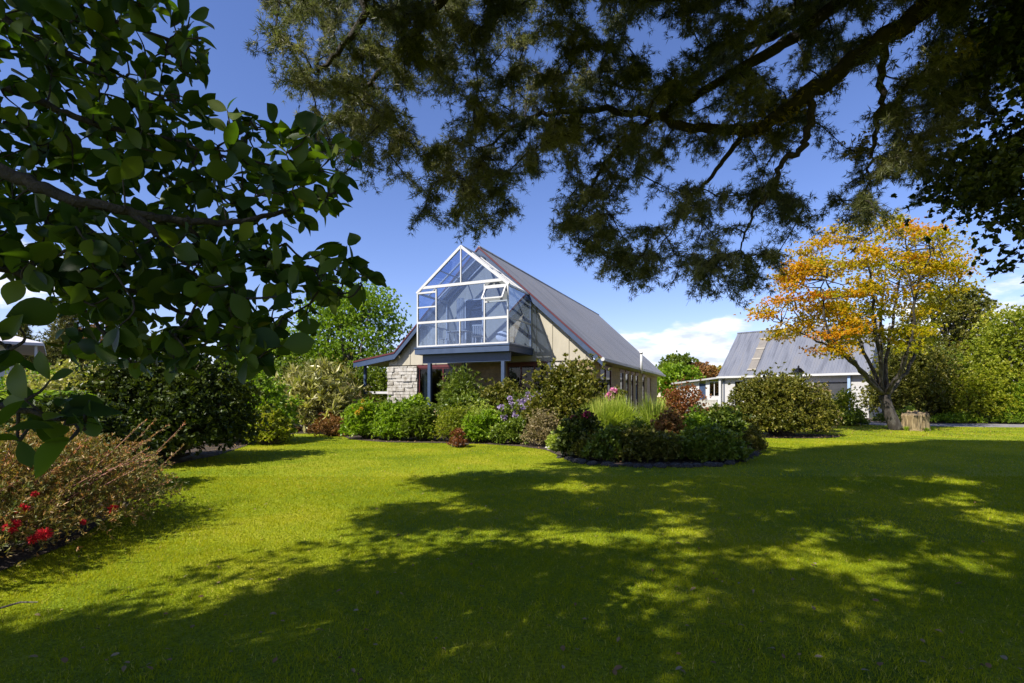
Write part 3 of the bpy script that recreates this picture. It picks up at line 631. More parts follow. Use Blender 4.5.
cu = thing('striped_cushion', 'pale striped cushion leaning on the sunroom side by the glass', 'cushion', hw(2.0, -1.9, 3.832), HOUSE_RZ + .4)
mb = MB(); mb.lathe([(.02, -.09), (.2, -.075), (.29, -.03), (.29, .03), (.2, .075), (.02, .09)], 20); o = mb.build('cover', surf('cushion_cloth', [(.5, .48, .46), (.75, .72, .7)], .9, 7, stretch=(6, .3, .3)), cu, smooth=True); o.rotation_euler = (rad(65), 0, 0); o.location = (0, 0, .33)

# ------------------------------------------------------------------ garage and annex
GO = (17.9, 43.9, 0); GRZ = rad(-44.6)
gar = thing('garage_building', 'white garage with a steep blue grey iron roof and pale skylight strip behind the maple', 'garage', GO, GRZ)
GL, GE, GR, GB = 10.9, 3.28, 7.42, 4.6
def g_sheet(x0, x1, ya, za, yb, zb, pitch=.2, rh=.03):
    s = rib_sheet((ya, za), (yb, zb), x0, x1, x0, x1, pitch, rh); s.v = [(y, x, z) for x, y, z in s.v]; s.f = [f[::-1] for f in s.f]; return s
g_sheet(-.05, GL, GB, GR, 0, GE).build('roof', M_ROOF2, gar); g_sheet(-.05, GL, GB + .02, GR, 2 * GB, GE).build('roof', M_ROOF2, gar)
mb = MB(); mb.box(-.08, GL, -.12, -.01, GE - .14, GE + .02); mb.build('gutter', M_WHITE, gar)
mb = MB(); mb.tube([(-.06, GB, GR + .02), (GL, GB, GR + .02)], .09, 8); mb.build('ridge_cap', M_ROOF2, gar, smooth=True)
def slope(t): return (GB * t, GE + (GR - GE) * t)
mb = MB(); M_SKYL = surf('aged_fibreglass', [(.165, .15, .13), (.20, .18, .15)], .5, 3); M_SKYB = surf('skylight_lap', [(.28, .25, .20), (.32, .29, .23)], .5, 3)
def on_slope(m, x0, x1, t0, t1, up):
    a, b = slope(t0), slope(t1); n = unit(np.array([-(GR - GE), GB])) * up
    m.prism([(x0, a[0] + n[0], a[1] + n[1]), (x1, a[0] + n[0], a[1] + n[1]), (x1, b[0] + n[0], b[1] + n[1]), (x0, b[0] + n[0], b[1] + n[1])], (0, n[0] * .3, n[1] * .3))
on_slope(mb, 2.3, 2.95, .1, .82, .05); sk = mb.build('skylight_strip', M_SKYL, gar)
for k in (.1, .33, .56, .79): mb = MB(); on_slope(mb, 2.28, 2.97, k, k + .035, .075); mb.build('lap', M_SKYB, sk)
WIN = [(1.25, 2.05, 1.8, 2.9), (2.25, 3.2, 1.8, 2.9)]; GD = (7.3, 9.5)
mb = MB(); x = .25
for a, b, z0, z1 in WIN: mb.box(x, a, .35, .55, 0, 3.2); mb.box(a, b, .35, .55, 0, z0); mb.box(a, b, .35, .55, z1, 3.2); x = b
mb.box(x, GD[0], .35, .55, 0, 3.2); mb.box(GD[0], GD[1], .35, .55, 2.65, 3.2); mb.box(GD[1], GL - .1, .35, .55, 0, 3.2)
mb.prism([(.25, .56, 0), (.25, 8.9, 0), (.25, 8.9, 3.4), (.25, 4.6, 7.2), (.25, .56, 3.6)], (.2, 0, 0)); mb.prism([(GL - .3, .56, 0), (GL - .3, 8.9, 0), (GL - .3, 8.9, 3.4), (GL - .3, 4.6, 7.2), (GL - .3, .56, 3.6)], (.2, 0, 0)); mb.box(.46, GL - .31, 8.7, 8.88, 0, 3.3)
mb.build('wall', surf('white_render', [(.40, .39, .37), (.48, .47, .455)], .8, 1.5, bump=.2, bscale=30), gar)
for a, b, z0, z1 in WIN: window(a, b, z0, z1, .4, gar, 1, lintel=None)
mb = MB()
for i in range(5): mb.box(GD[0], GD[1], .45, .5, .02 + i * .525, .535 + i * .525)
gd = mb.build('garage_door', surf('dark_door', [(.03, .032, .036), (.045, .047, .05)], .5), gar); mb = MB(); mb.box(8.3, 8.5, .42, .45, .9, .95); mb.build('handle', M_WHITE, gd)
for nm, xx, mt in (('corner_post', .12, M_WHITE), ('door_post', 9.62, M_LBLUE)):
    mb = MB(); mb.box(xx - .09, xx + .09, .1, .28, 0, 3.13); mb.build(nm, mt, gar)
mb = MB(); mb.tube([(.4, .3, .1), (.4, .3, 3.1)], .045, 8); mb.build('downpipe', M_BLUE, gar)
# annex
an_ = thing('garage_annex', 'low white annex with a dark door and lean to roof joined to the garage', 'annex', GO, GRZ)
mb = MB(); mb.add([(-4.4, .1, 2.68), (-.1, .1, 3.12), (-.1, 6, 3.12), (-4.4, 6, 2.68), (-4.4, .1, 2.82), (-.1, .1, 3.26), (-.1, 6, 3.26), (-4.4, 6, 2.82)], [(3, 2, 1, 0), (4, 5, 6, 7), (0, 1, 5, 4), (1, 2, 6, 5), (2, 3, 7, 6), (3, 0, 4, 7)]); mb.build('roof', surf('grey_fascia', [(.3, .3, .3), (.4, .4, .4)], .5), an_)
mb = MB(); mb.prism([(-4.1, .5, 0), (-1.9, .5, 0), (-1.9, .5, 2.9), (-4.1, .5, 2.68)], (0, .2, 0)); mb.prism([(-1.3, .5, 0), (.2, .5, 0), (.2, .5, 1.55), (-1.3, .5, 1.55)], (0, .2, 0)); mb.prism([(-1.3, .5, 1.55), (-1.0, .5, 1.55), (-1.0, .5, 3.0), (-1.3, .5, 2.97)], (0, .2, 0)); mb.prism([(-.05, .5, 1.55), (.2, .5, 1.55), (.2, .5, 3.1), (-.05, .5, 3.08)], (0, .2, 0)); mb.box(-4.1, -3.9, .71, 5.8, 0, 2.65)
mb.build('wall', M_WHITE, an_)
window(-1.0, -.05, 1.55, 2.88, .52, an_, 2, lintel=None)
mb = MB(); mb.box(-1.9, -1.3, .55, .62, .05, 2.7); dd = mb.build('door', M_BLUE, an_); mb = MB(); mb.box(-1.42, -1.36, .5, .55, 1.0, 1.12); mb.build('handle', M_WHITE, dd)
wl = MB(); 
for i in range(11): wl.box(-2.2 + i * .25, -1.965 + i * .25, -1.5, -1.35, 0, 1.2)
wl.box(-2.22, .52, -1.53, -1.32, 1.2, 1.28); o = wl.build('garden_wall', M_CONC); o.location = GO; o.rotation_euler = (0, 0, GRZ); tagit(o, 'low pale wall below the annex window', 'wall')

# far white house on the left
fh = thing('white_house', 'white house with a pale hipped roof beyond the left hedge', 'house', (-31.9, 26.2, 0), rad(42))
mb = MB(); mb.box(-8, 4.1, 0, 8, 0, 4.5); mb.build('wall', M_WHITE, fh)
mb = MB(); mb.add([(-9, -1, 4.5), (5.6, -1, 4.5), (5.6, 9, 4.5), (-9, 9, 4.5), (-5, 4, 6.0), (2, 4, 6.0), (-9, -1, 4.66), (5.6, -1, 4.66), (5.6, 9, 4.66), (-9, 9, 4.66)], [(3, 2, 1, 0), (6, 7, 5, 4), (7, 8, 5), (8, 9, 4, 5), (9, 6, 4), (0, 1, 7, 6), (1, 2, 8, 7), (2, 3, 9, 8), (3, 0, 6, 9)]); mb.build('roof', M_ROOFW, fh)
window(.6, 3.2, 2.6, 4.2, -.06, fh, 2, lintel=None)
mb = MB(); mb.box(5.2, 5.32, -.8, -.68, 0, 4.5); mb.build('post', M_WHITE, fh)

# lamp post
lp = thing('lamp_post', 'black lantern on a post rising behind the round shrub by the garage', 'lamp', (14.75, 26, 0))
mb = MB(); mb.lathe([(.09, 0), (.09, .3), (.05, .4), (.04, 2.35), (.07, 2.4), (.05, 2.45)], 12); mb.build('post', M_BLACK, lp, smooth=True)
mb = MB(); mb.lathe([(.12, 2.45), (.21, 2.8)], 6); la = mb.build('lantern', M_LAMPG, lp)
mb = MB(); mb.lathe([(.31, 2.8), (.30, 2.85), (.14, 3.02), (.05, 3.05), (.06, 3.11), (.01, 3.18)], 6); mb.build('cap', M_BLACK, la)
mb = MB()
for j in range(6):
    a = j * math.pi / 3; mb.bar((.122 * math.cos(a), .122 * math.sin(a), 2.45), (.215 * math.cos(a), .215 * math.sin(a), 2.8), .03)
mb.build('lantern_frame', M_BLACK, la)
# stump
st = thing('tree_stump', 'straw coloured weathered stump beside the foot of the maple', 'stump', (18.85, 23.6, 0))
rng = np.random.default_rng(4); V = []; k = 40
for z, s in ((0, 1.08), (.1, 1.02), (.4, .98), (.72, 1.0), (.78, .95)):
    for j in range(k):
        a = 2 * math.pi * j / k; r = .56 * s * (1 + .05 * math.sin(5 * a) + .035 * math.sin(13 * a + 1) + rng.normal(0, .012)); V.append((r * math.cos(a), r * .8 * math.sin(a), z * (1 + .10 * math.cos(a - .8)) + (rng.normal(0, .045) if z > .7 else 0)))
f = [(i * k + j, i * k + (j + 1) % k, (i + 1) * k + (j + 1) % k, (i + 1) * k + j) for i in range(4) for j in range(k)] + [tuple(range(4 * k, 5 * k))]
MB().add(V, f).build('wood', M_STRAW, st)

# ------------------------------------------------------------------ planting
def B(name, label, cat, px0, px1, pytop, pybase, sp, ls, n, **kw):
    """a bush given by its extent in the photograph: its foot is on the ground at pybase"""
    g = G((px0 + px1) / 2, pybase); Y = g[1]; w = (px1 - px0) / F * Y; dep = kw.pop('dep', w * .85); yc = Y + dep * .46
    s = yc / Y; h = EYE + (HOR - pytop) / F * yc
    return bush(name, label, cat, g[0] * s, yc, w * s * 1.18, dep * 1.1, h * 1.04, sp, ls, n, **kw)
# main bed, front row from the left
B('groundcover_shrub', 'low rusty brown shrub at the left tip of the main bed', 'shrub', 315, 352, 418, 437, 'rust', .07, 700, seed=1)
B('garden_shrub', 'bright green shrub with yellow flowers at the left end of the main bed', 'shrub', 348, 384, 402, 440, 'bright', .13, 700, seed=2, flowers=(M_YELLOWF, 6, .09, 'truss'))
B('garden_shrub', 'soft green rounded shrub below the white stone wall', 'shrub', 378, 412, 404, 441.5, 'bright', .11, 800, seed=3)
B('garden_shrub', 'mid green leafy shrub below the left sunroom post', 'shrub', 404, 438, 407, 442, 'mid', .12, 800, seed=4)
B('garden_shrub', 'small leaved yellow green shrub in the front of the main bed', 'shrub', 436, 474, 406, 443, 'yellow', .06, 1300, seed=5)
B('dwarf_shrub', 'tiny dark reddish shrub growing alone on the lawn edge', 'shrub', 450, 468, 430, 448, 'red', .06, 200, seed=6, dep=.5, nl=4)
B('garden_shrub', 'fresh green peony leaved clump left of the mauve rhododendron', 'shrub', 466, 506, 413, 443.5, 'bright', .14, 650, seed=7)
B('garden_shrub', 'low dark green clump at the foot of the mauve rhododendron', 'shrub', 496, 530, 420, 445, 'mid', .10, 600, seed=8)
B('grey_shrub', 'greyish twiggy shrub on the edge of the bed right of the mauve rhododendron', 'shrub', 524, 562, 412, 448, 'grey', .06, 900, seed=9)
B('garden_shrub', 'low lime green clump beside the magenta peony', 'shrub', 552, 584, 426, 452, 'lime', .11, 420, seed=10)
B('garden_shrub', 'glossy mid green bush in the second row behind the yellow green shrub', 'shrub', 440, 484, 396, 437, 'mid', .13, 700, seed=71)
B('garden_shrub', 'feathery light green plant in the second row left of the peony leaved clump', 'shrub', 462, 496, 402, 439, 'lime', .07, 700, seed=72)
B('garden_shrub', 'olive leaved bush filling the gap behind the grey twiggy shrub', 'shrub', 520, 572, 398, 443, 'olive', .10, 900, seed=73)
B('garden_shrub', 'deep green bush between the bright flowered shrub and the stone wall', 'shrub', 352, 384, 406, 435, 'mid', .10, 700, seed=74)
# second row and back
B('rhododendron', 'broad rhododendron with pale mauve flower trusses in front of the window', 'rhododendron', 498, 566, 394, 440, 'mid', .13, 900, m=8, seed=11, flowers=(M_MAUVE, 70, .12, 'truss'))
B('rhododendron', 'tall olive rhododendron without flowers below the right corner of the gable', 'rhododendron', 536, 610, 359, 444, 'olive', .125, 1900, m=8, seed=12, nl=10)
B('rhododendron', 'large glossy rhododendron reaching up under the sunroom', 'rhododendron', 436, 486, 370, 434, 'mid', .17, 1100, m=9, shape='narrow', seed=13, spread=.9, nl=9)
B('rhododendron', 'bronze leaved rhododendron between the sunroom posts', 'rhododendron', 478, 532, 383, 436, 'olive', .13, 900, m=8, seed=14)
B('garden_shrub', 'pale green shrub behind the left sunroom post', 'shrub', 398, 432, 396, 436, 'bright', .15, 700, seed=15)
B('garden_shrub', 'loose green shrub growing against the white stone wall', 'shrub', 372, 400, 404, 434, 'mid', .11, 650, seed=16, lobe=.34)
B('garden_shrub', 'olive brown shrub under the verandah roof', 'shrub', 352, 388, 398, 431, 'olive', .12, 700, seed=17)
B('garden_shrub', 'yellowish green shrub left of the verandah post', 'shrub', 322, 360, 402, 432, 'yellow', .11, 600, seed=18)
B('garden_shrub', 'brown twiggy bush in front of the verandah post', 'shrub', 326, 366, 386, 430, 'grey', .09, 800, seed=19)
# island bed
B('peony', 'dark green peony with magenta flowers at the left corner of the front bed', 'peony', 560, 606, 416, 459, 'dark', .12, 900, seed=20, flowers=(M_MAGENTA, 5, .085, 'truss'))
B('pink_rhododendron', 'small rhododendron with a bright pink flower head near the brick side wall', 'rhododendron', 600, 628, 390, 446, 'olive', .12, 420, seed=21, flowers=(M_PINK, 2, .17, 'truss'))
g = G(632, 452); grass_clump('ornamental_grass', 'pale lime ornamental grass arching over the middle of the front bed', 'grass', g[0], g[1] + .8, 1.8, .85, .026, 900, 'lime', clumps=9, seed=1, area=(.95, .5), arch=.7)
B('red_leaved_shrub', 'red brown leaved shrub at the back of the front bed', 'shrub', 648, 712, 387, 446, 'red', .075, 1500, seed=22, spread=.6)
B('garden_shrub', 'rusty pink tinged shrub in the middle of the front bed', 'shrub', 644, 690, 415, 452, 'rust', .08, 900, seed=23, flowers=(M_PINK, 4, .09, 'truss'))
B('groundcover_shrub', 'wide dark green mound along the front edge of the front bed', 'shrub', 592, 672, 430, 463, 'olive', .10, 2000, seed=24, nl=9, dep=1.3)
B('groundcover_shrub', 'dark green mound at the right front of the front bed', 'shrub', 668, 742, 430, 463, 'mid', .11, 1700, seed=25, nl=8, dep=1.3)
B('groundcover_shrub', 'small light green clump at the left front of the front bed', 'shrub', 588, 622, 430, 463, 'mid', .09, 500, seed=61, dep=.8)
B('garden_shrub', 'bronze tinted low plant poking up between the two dark mounds', 'shrub', 650, 690, 414, 459, 'rust', .09, 500, seed=62, dep=.9)
B('garden_shrub', 'bright leafy plant below the red leaved shrub', 'shrub', 676, 716, 412, 455, 'bright', .10, 600, seed=63, dep=1.0)
B('garden_shrub', 'light green hellebore like clump on the right shoulder of the front bed', 'shrub', 690, 748, 410, 452, 'mid', .12, 900, seed=26)
B('garden_shrub', 'grey green bushy plant near the centre of the front bed', 'shrub', 612, 656, 421, 455, 'mid', .075, 900, seed=27)
B('dwarf_conifer', 'small upright heather like conifer at the right tip of the front bed', 'conifer', 742, 764, 427, 454, 'olive', .05, 700, seed=28, dep=.5, up=.1)
bush('round_shrub', 'large rounded olive green shrub standing alone in front of the garage', 'shrub', 10.85, 20.4, 4.3, 3.2, 2.5, 'olive', .115, 3800, nl=14, m=8, seed=29, stemr=.035)
bush('pale_shrub', 'pale flowering shrub between the round shrub and the maple', 'shrub', 13.6, 22.4, 1.5, 1.4, 2.15, 'grey', .08, 900, seed=30)
# left side
bush('grevillea', 'sprawling pinkish shrub with red spider flowers in the near left corner', 'grevillea', -5.45, 5.2, 2.6, 4.2, 1.24, 'grevillea', .05, 8000, shape='narrow', nl=16, m=9, seed=31, spread=.6, up=.2)
rng = np.random.default_rng(77); gv = bpy.data.objects['grevillea']; pts = []; drs = []; mbg = MB()
for i in range(120):
    a = rng.uniform(-1.9, 1.2); b0 = np.array([math.cos(a) * rng.uniform(.2, 1.0), math.sin(a) * 1.6 + rng.uniform(-.6, .6), rng.uniform(.3, .85)]); e = b0 + np.array([math.cos(a) * .35 + .1, math.sin(a) * .35, rng.uniform(.1, .5)])
    mbg.tube([b0 * [.3, .3, .2], b0, e], [.012, .008, .003], 4)
    for t in np.linspace(.2, 1, 22): pts.append(b0 + (e - b0) * t); drs.append(unit(e - b0) + rng.normal(0, .5, 3))
P3, D3, T3 = sprigs(np.array(pts), np.array(drs), rng.uniform(.2, .7, len(pts)), 4, .4, rng)
link(leaf_mesh('shoot', P3, D3, rng.uniform(.025, .05, len(P3)), 'narrow', np.clip(T3 + rng.uniform(0, .4, len(T3)), 0, 1), .2, rng), 'shoot', gv, LEAFM['grevillea']); mbg.build('twig', surf('reddish_stem', [(.13, .05, .035), (.2, .09, .06)], .8, 8), gv)
fm = flower_mesh('spider', .11, rng); fm.materials.append(M_SCARLET)
for px_, py_, Y_, s_ in ((22, 520, 4.75, 1), (12, 537, 4.5, 1.15), (44, 545, 4.6, 1.1), (33, 550, 4.55, .8), (113, 520, 5.6, 1.0), (83, 533, 5.0, .55), (105, 466, 6.8, .7), (35, 505, 5.0, .6)):
    ob = link(fm, 'flower_head', gv, loc=P(px_, py_ - 11, Y_ - .12) - np.array([-5.45, 5.2, 0])); ob.scale = (s_ * .55,) * 3; ob.rotation_euler = rng.uniform(-1, 1, 3)
bush('camellia', 'big dark evergreen bush at the left edge of the lawn', 'shrub', -8.55, 12.4, 3.3, 3.2, 2.95, 'dark', .115, 5200, nl=16, m=7, seed=32, stemr=.05)
bush('camellia', 'dark leafy bush with silvery highlights left of the big evergreen bush', 'shrub', -9.9, 11.2, 2.6, 2.6, 2.35, 'pale', .10, 1700, nl=10, m=7, seed=33)
bush('garden_shrub', 'dense green bush behind the grevillea at the left border', 'shrub', -7.4, 8.2, 2.4, 2.6, 1.55, 'dark', .09, 2600, nl=10, seed=34)
B('yellow_shrub', 'small yellow green shrub at the lawn edge past the dark evergreen bush', 'shrub', 250, 288, 408, 446, 'yellow', .085, 900, seed=35)
bush('green_shrub', 'tall sunlit green shrub behind the dark evergreen bush', 'shrub', -9.3, 17.5, 3.4, 3.0, 2.9, 'bright', .13, 2000, nl=11, seed=36)
bush('green_shrub', 'light yellow green hedge bush at the far left border', 'shrub', -15.5, 18.5, 4.6, 3, 2.6, 'yellow', .12, 2400, nl=12, seed=37)
bush('green_shrub', 'mid green bush between the tree fern and the white house', 'shrub', -22.5, 24, 6, 3.5, 2.9, 'bright', .15, 2400, nl=12, seed=38)
bush('green_shrub', 'large loose olive bush closing the far end of the left border', 'shrub', -10.2, 26.5, 5.0, 3, 3.5, 'olive', .17, 2200, nl=12, seed=39)
bush('green_shrub', 'rounded bright bush under the big tree left of the house', 'shrub', -12.8, 30, 6, 4, 4.0, 'mid', .2, 2400, nl=12, seed=40)
bush('hedge_bush', 'dark bush seen through the open verandah left of the house', 'shrub', -8.6, 30.5, 6.5, 2.5, 3.3, 'mid', .15, 2600, nl=12, seed=81)
# big strap leaved rhododendron with pale stems
bush('strap_leaved_shrub', 'strap leaved shrub with pale bare stems at the far end of the lawn', 'shrub', -8.9, 22.6, 3.6, 2.4, 3.0, 'pale', .46, 230, shape='narrow', nl=12, m=13, spread=.85, seed=41, inner=.8, stemr=.055, up=.25, stemmat=surf('pale_stem', [(.22, .20, .16), (.34, .31, .26)], .9, 8))
B('groundcover_shrub', 'low reddish plants at the far end of the lawn beside the strap leaved shrub', 'shrub', 318, 345, 412, 434, 'red', .08, 500, seed=42)
for k_, (dx, dy) in enumerate(((-.62, -.25), (.1, -.55), (.66, -.1))):
    grass_clump('grass_tuft', ('long grass tuft at the left foot of the stump', 'long grass tuft in front of the stump', 'long grass tuft at the right foot of the stump')[k_], 'grass', 18.85 + dx, 23.6 + dy, .26, .22, .012, 110, 'bright', seed=70 + k_)
# tree fern
rng = np.random.default_rng(8); tf = thing('tree_fern', 'tree fern with arching green fronds behind the near left branch', 'fern', (-9.9, 10.4, 0))
MB().tube([(0, 0, 0), (.03, 0, .7), (0, .02, 1.35)], [.13, .11, .12], 9).build('trunk', M_BARKD, tf)
pp, dd_, ss = [], [], []; rb = MB()
for i in range(20):
    a = i * 2.4 + rng.uniform(-.2, .2); L2 = rng.uniform(1.0, 1.5); o = np.array([math.cos(a), math.sin(a), 0]); sd = np.array([-o[1], o[0], 0]); pth = []
    for t in np.linspace(0, 1, 30):
        c = np.array([0, 0, 1.35]) + o * L2 * t + np.array([0, 0, .55 * math.sin(t * 2.2) - .45 * t * t]); pth.append(c)
        if t > .08:
            for sg in (-1, 1):
                pp.append(c); dd_.append(sd * sg + o * .45 + [0, 0, -.25]); ss.append(.36 * math.sin(math.pi * min(t * .95 + .05, 1)) ** .7 + .02)
    rb.tube(pth[::4] + [pth[-1]], .008, 4)
rb.build('frond_stem', M_STEM, tf)
link(leaf_mesh('frond', np.array(pp), np.array(dd_), np.array(ss), 'narrow', rng.uniform(.2, .9, len(pp)), .85, rng), 'frond', tf, LEAFM['bright'])

# ------------------------------------------------------------------ background trees
tree('broadleaf_tree', 'tall bushy green tree just left of the house', 'tree', -10.6, 33.5, 8.6, 9, 7, .25, 1.2, 'bright', .155, 6500, seed=1, nl=22, m=8, lobe=.34)
tree('broadleaf_tree', 'lower green tree between the big tree and the verandah', 'tree', -15.2, 32, 5.6, 6.5, 5, .18, .8, 'bright', .15, 4000, seed=2, nl=14, m=8, lobe=.38)
tree('pine_tree', 'dark spiky conifer beyond the white house roof', 'tree', -40.5, 46, 10.6, 4.4, 4.4, .25, 2, 'conifer', .32, 2600, seed=3, nl=26, m=7, shape='narrow', cone=1, lobe=.5)
tree('pine_tree', 'shorter conifer left of the dark spiky conifer', 'tree', -44.6, 46, 9.6, 3, 3, .22, 2, 'conifer', .3, 1400, seed=4, nl=20, m=7, shape='narrow', cone=1, lobe=.5)
tree('bare_tree', 'brownish half bare tree right of the conifers', 'tree', -38, 46, 8.4, 4.2, 3, .2, 2.2, 'rust', .2, 900, seed=5, nl=12, m=5, lobe=.3)
tree('broadleaf_tree', 'green tree seen past the far end of the house roof', 'tree', 23.3, 72, 7.0, 6.5, 6, .25, 1.2, 'mid', .4, 1400, seed=6, nl=12, m=8, lobe=.42)
tree('broadleaf_tree', 'dark green rounded tree behind the end of the house roof', 'tree', 20.2, 62, 5.4, 6, 5, .25, 1, 'bright', .35, 1200, seed=7, nl=12, m=8, lobe=.45)
for i, (x, y, h, w, lab) in enumerate(((26.5, 70, 5.8, 5.5, 'rust coloured tree nearest the house roof above the annex'), (30, 72, 5.4, 5, 'low orange brown tree behind the annex roof'), (28.4, 75, 6.0, 5.5, 'tallest of the orange brown trees behind the annex'))):
    tree('autumn_tree', lab, 'tree', x, y, h, w, 5, .2, 1, 'rust' if i != 1 else 'maple', .35, 1000, seed=8 + i, nl=10, m=7, lobe=.45, group='rust coloured trees behind the annex')
tree('evergreen_tree', 'tall airy evergreen standing behind the right hand shrubs', 'tree', 38.2, 43.5, 11.0, 8, 7, .3, 3.2, 'olive', .26, 2600, seed=12, nl=22, m=7, lobe=.3)
tree('golden_tree', 'big golden green tree at the right edge', 'tree', 31.8, 31.0, 7.2, 7.5, 7, .25, 1.0, 'yellow', .17, 5200, seed=13, nl=30, m=7, lobe=.34)
bush('dark_shrub', 'large dark rounded bush behind the maple trunk', 'shrub', 24.8, 31.6, 5.4, 4.4, 5.3, 'olive', .14, 4200, nl=18, m=8, seed=43, stemr=.06)
bush('dark_shrub', 'dark bush right of the maple below the airy evergreen', 'shrub', 28.2, 33.2, 4.6, 4, 4.6, 'mid', .15, 2600, nl=14, m=8, seed=44, stemr=.06)
bush('layered_maple', 'low spreading golden maple in front of the golden green tree', 'shrub', 27.8, 29.8, 4.2, 3, 3.6, 'yellow', .12, 1600, nl=12, m=7, seed=45, up=.8)
bush('green_shrub', 'leafy green shrub at the right edge beside the driveway', 'shrub', 28.8, 29.6, 2.6, 2, 1.9, 'bright', .13, 900, nl=9, seed=46)
bush('layered_conifer', 'pale layered conifer at the right edge under the golden tree', 'conifer', 29.6, 29.0, 2.6, 2.0, 2.5, 'bright', .10, 1500, nl=12, seed=47, up=.9)
bush('clipped_shrub', 'low clipped green mound on the right edge of the driveway', 'shrub', 28.6, 28.9, 1.8, 1.3, .85, 'bright', .06, 1600, nl=9, seed=48)
bush('green_shrub', 'low bright plants at the foot of the large dark bush', 'shrub', 23.2, 29.9, 3.0, 1.2, .8, 'mid', .1, 900, nl=9, seed=49)
bush('green_shrub', 'ground hugging green plants along the driveway below the dark bushes', 'shrub', 26.2, 29.6, 3.2, 1.2, .65, 'bright', .09, 900, nl=9, seed=50)
bush('green_shrub', 'young lime shrub just right of the maple trunk', 'shrub', 19.6, 24.9, .8, .8, 1.15, 'lime', .1, 260, nl=5, seed=51)
bush('green_shrub', 'small yellow green bush between the garage door and the maple trunk', 'shrub', 18.8, 28.4, 1.9, 1.4, 1.9, 'yellow', .11, 600, nl=7, seed=52)
bush('green_shrub', 'dark low plants left of the maple trunk beside the driveway', 'shrub', 18.2, 27.2, 2.2, 1.2, .8, 'mid', .1, 600, nl=7, seed=53)
bush('hedge_bush', 'grey green bush in front of the annex wall', 'shrub', 14.6, 36, 3.2, 2.2, .9, 'olive', .12, 800, nl=8, seed=54)
for i, (x, y, h, w, lab) in enumerate(((-30, 58, 6.5, 10, 'far green tree row behind the conifers at left'), (-20, 55, 7, 9, 'far green tree behind the left border'), (-55, 60, 7, 12, 'far tree left of the white house'), (48, 60, 8, 12, 'far dark tree behind the golden tree'), (62, 66, 9, 12, 'far tree beyond the right edge of the garage'), (40, 58, 6, 9, 'far tree behind the garage roof'))):
    tree('distant_tree', lab, 'tree', x, y, h, w, 7, .3, 1, 'mid' if i % 2 else 'olive', .4, 1100, seed=20 + i, nl=14, m=7, lobe=.45)

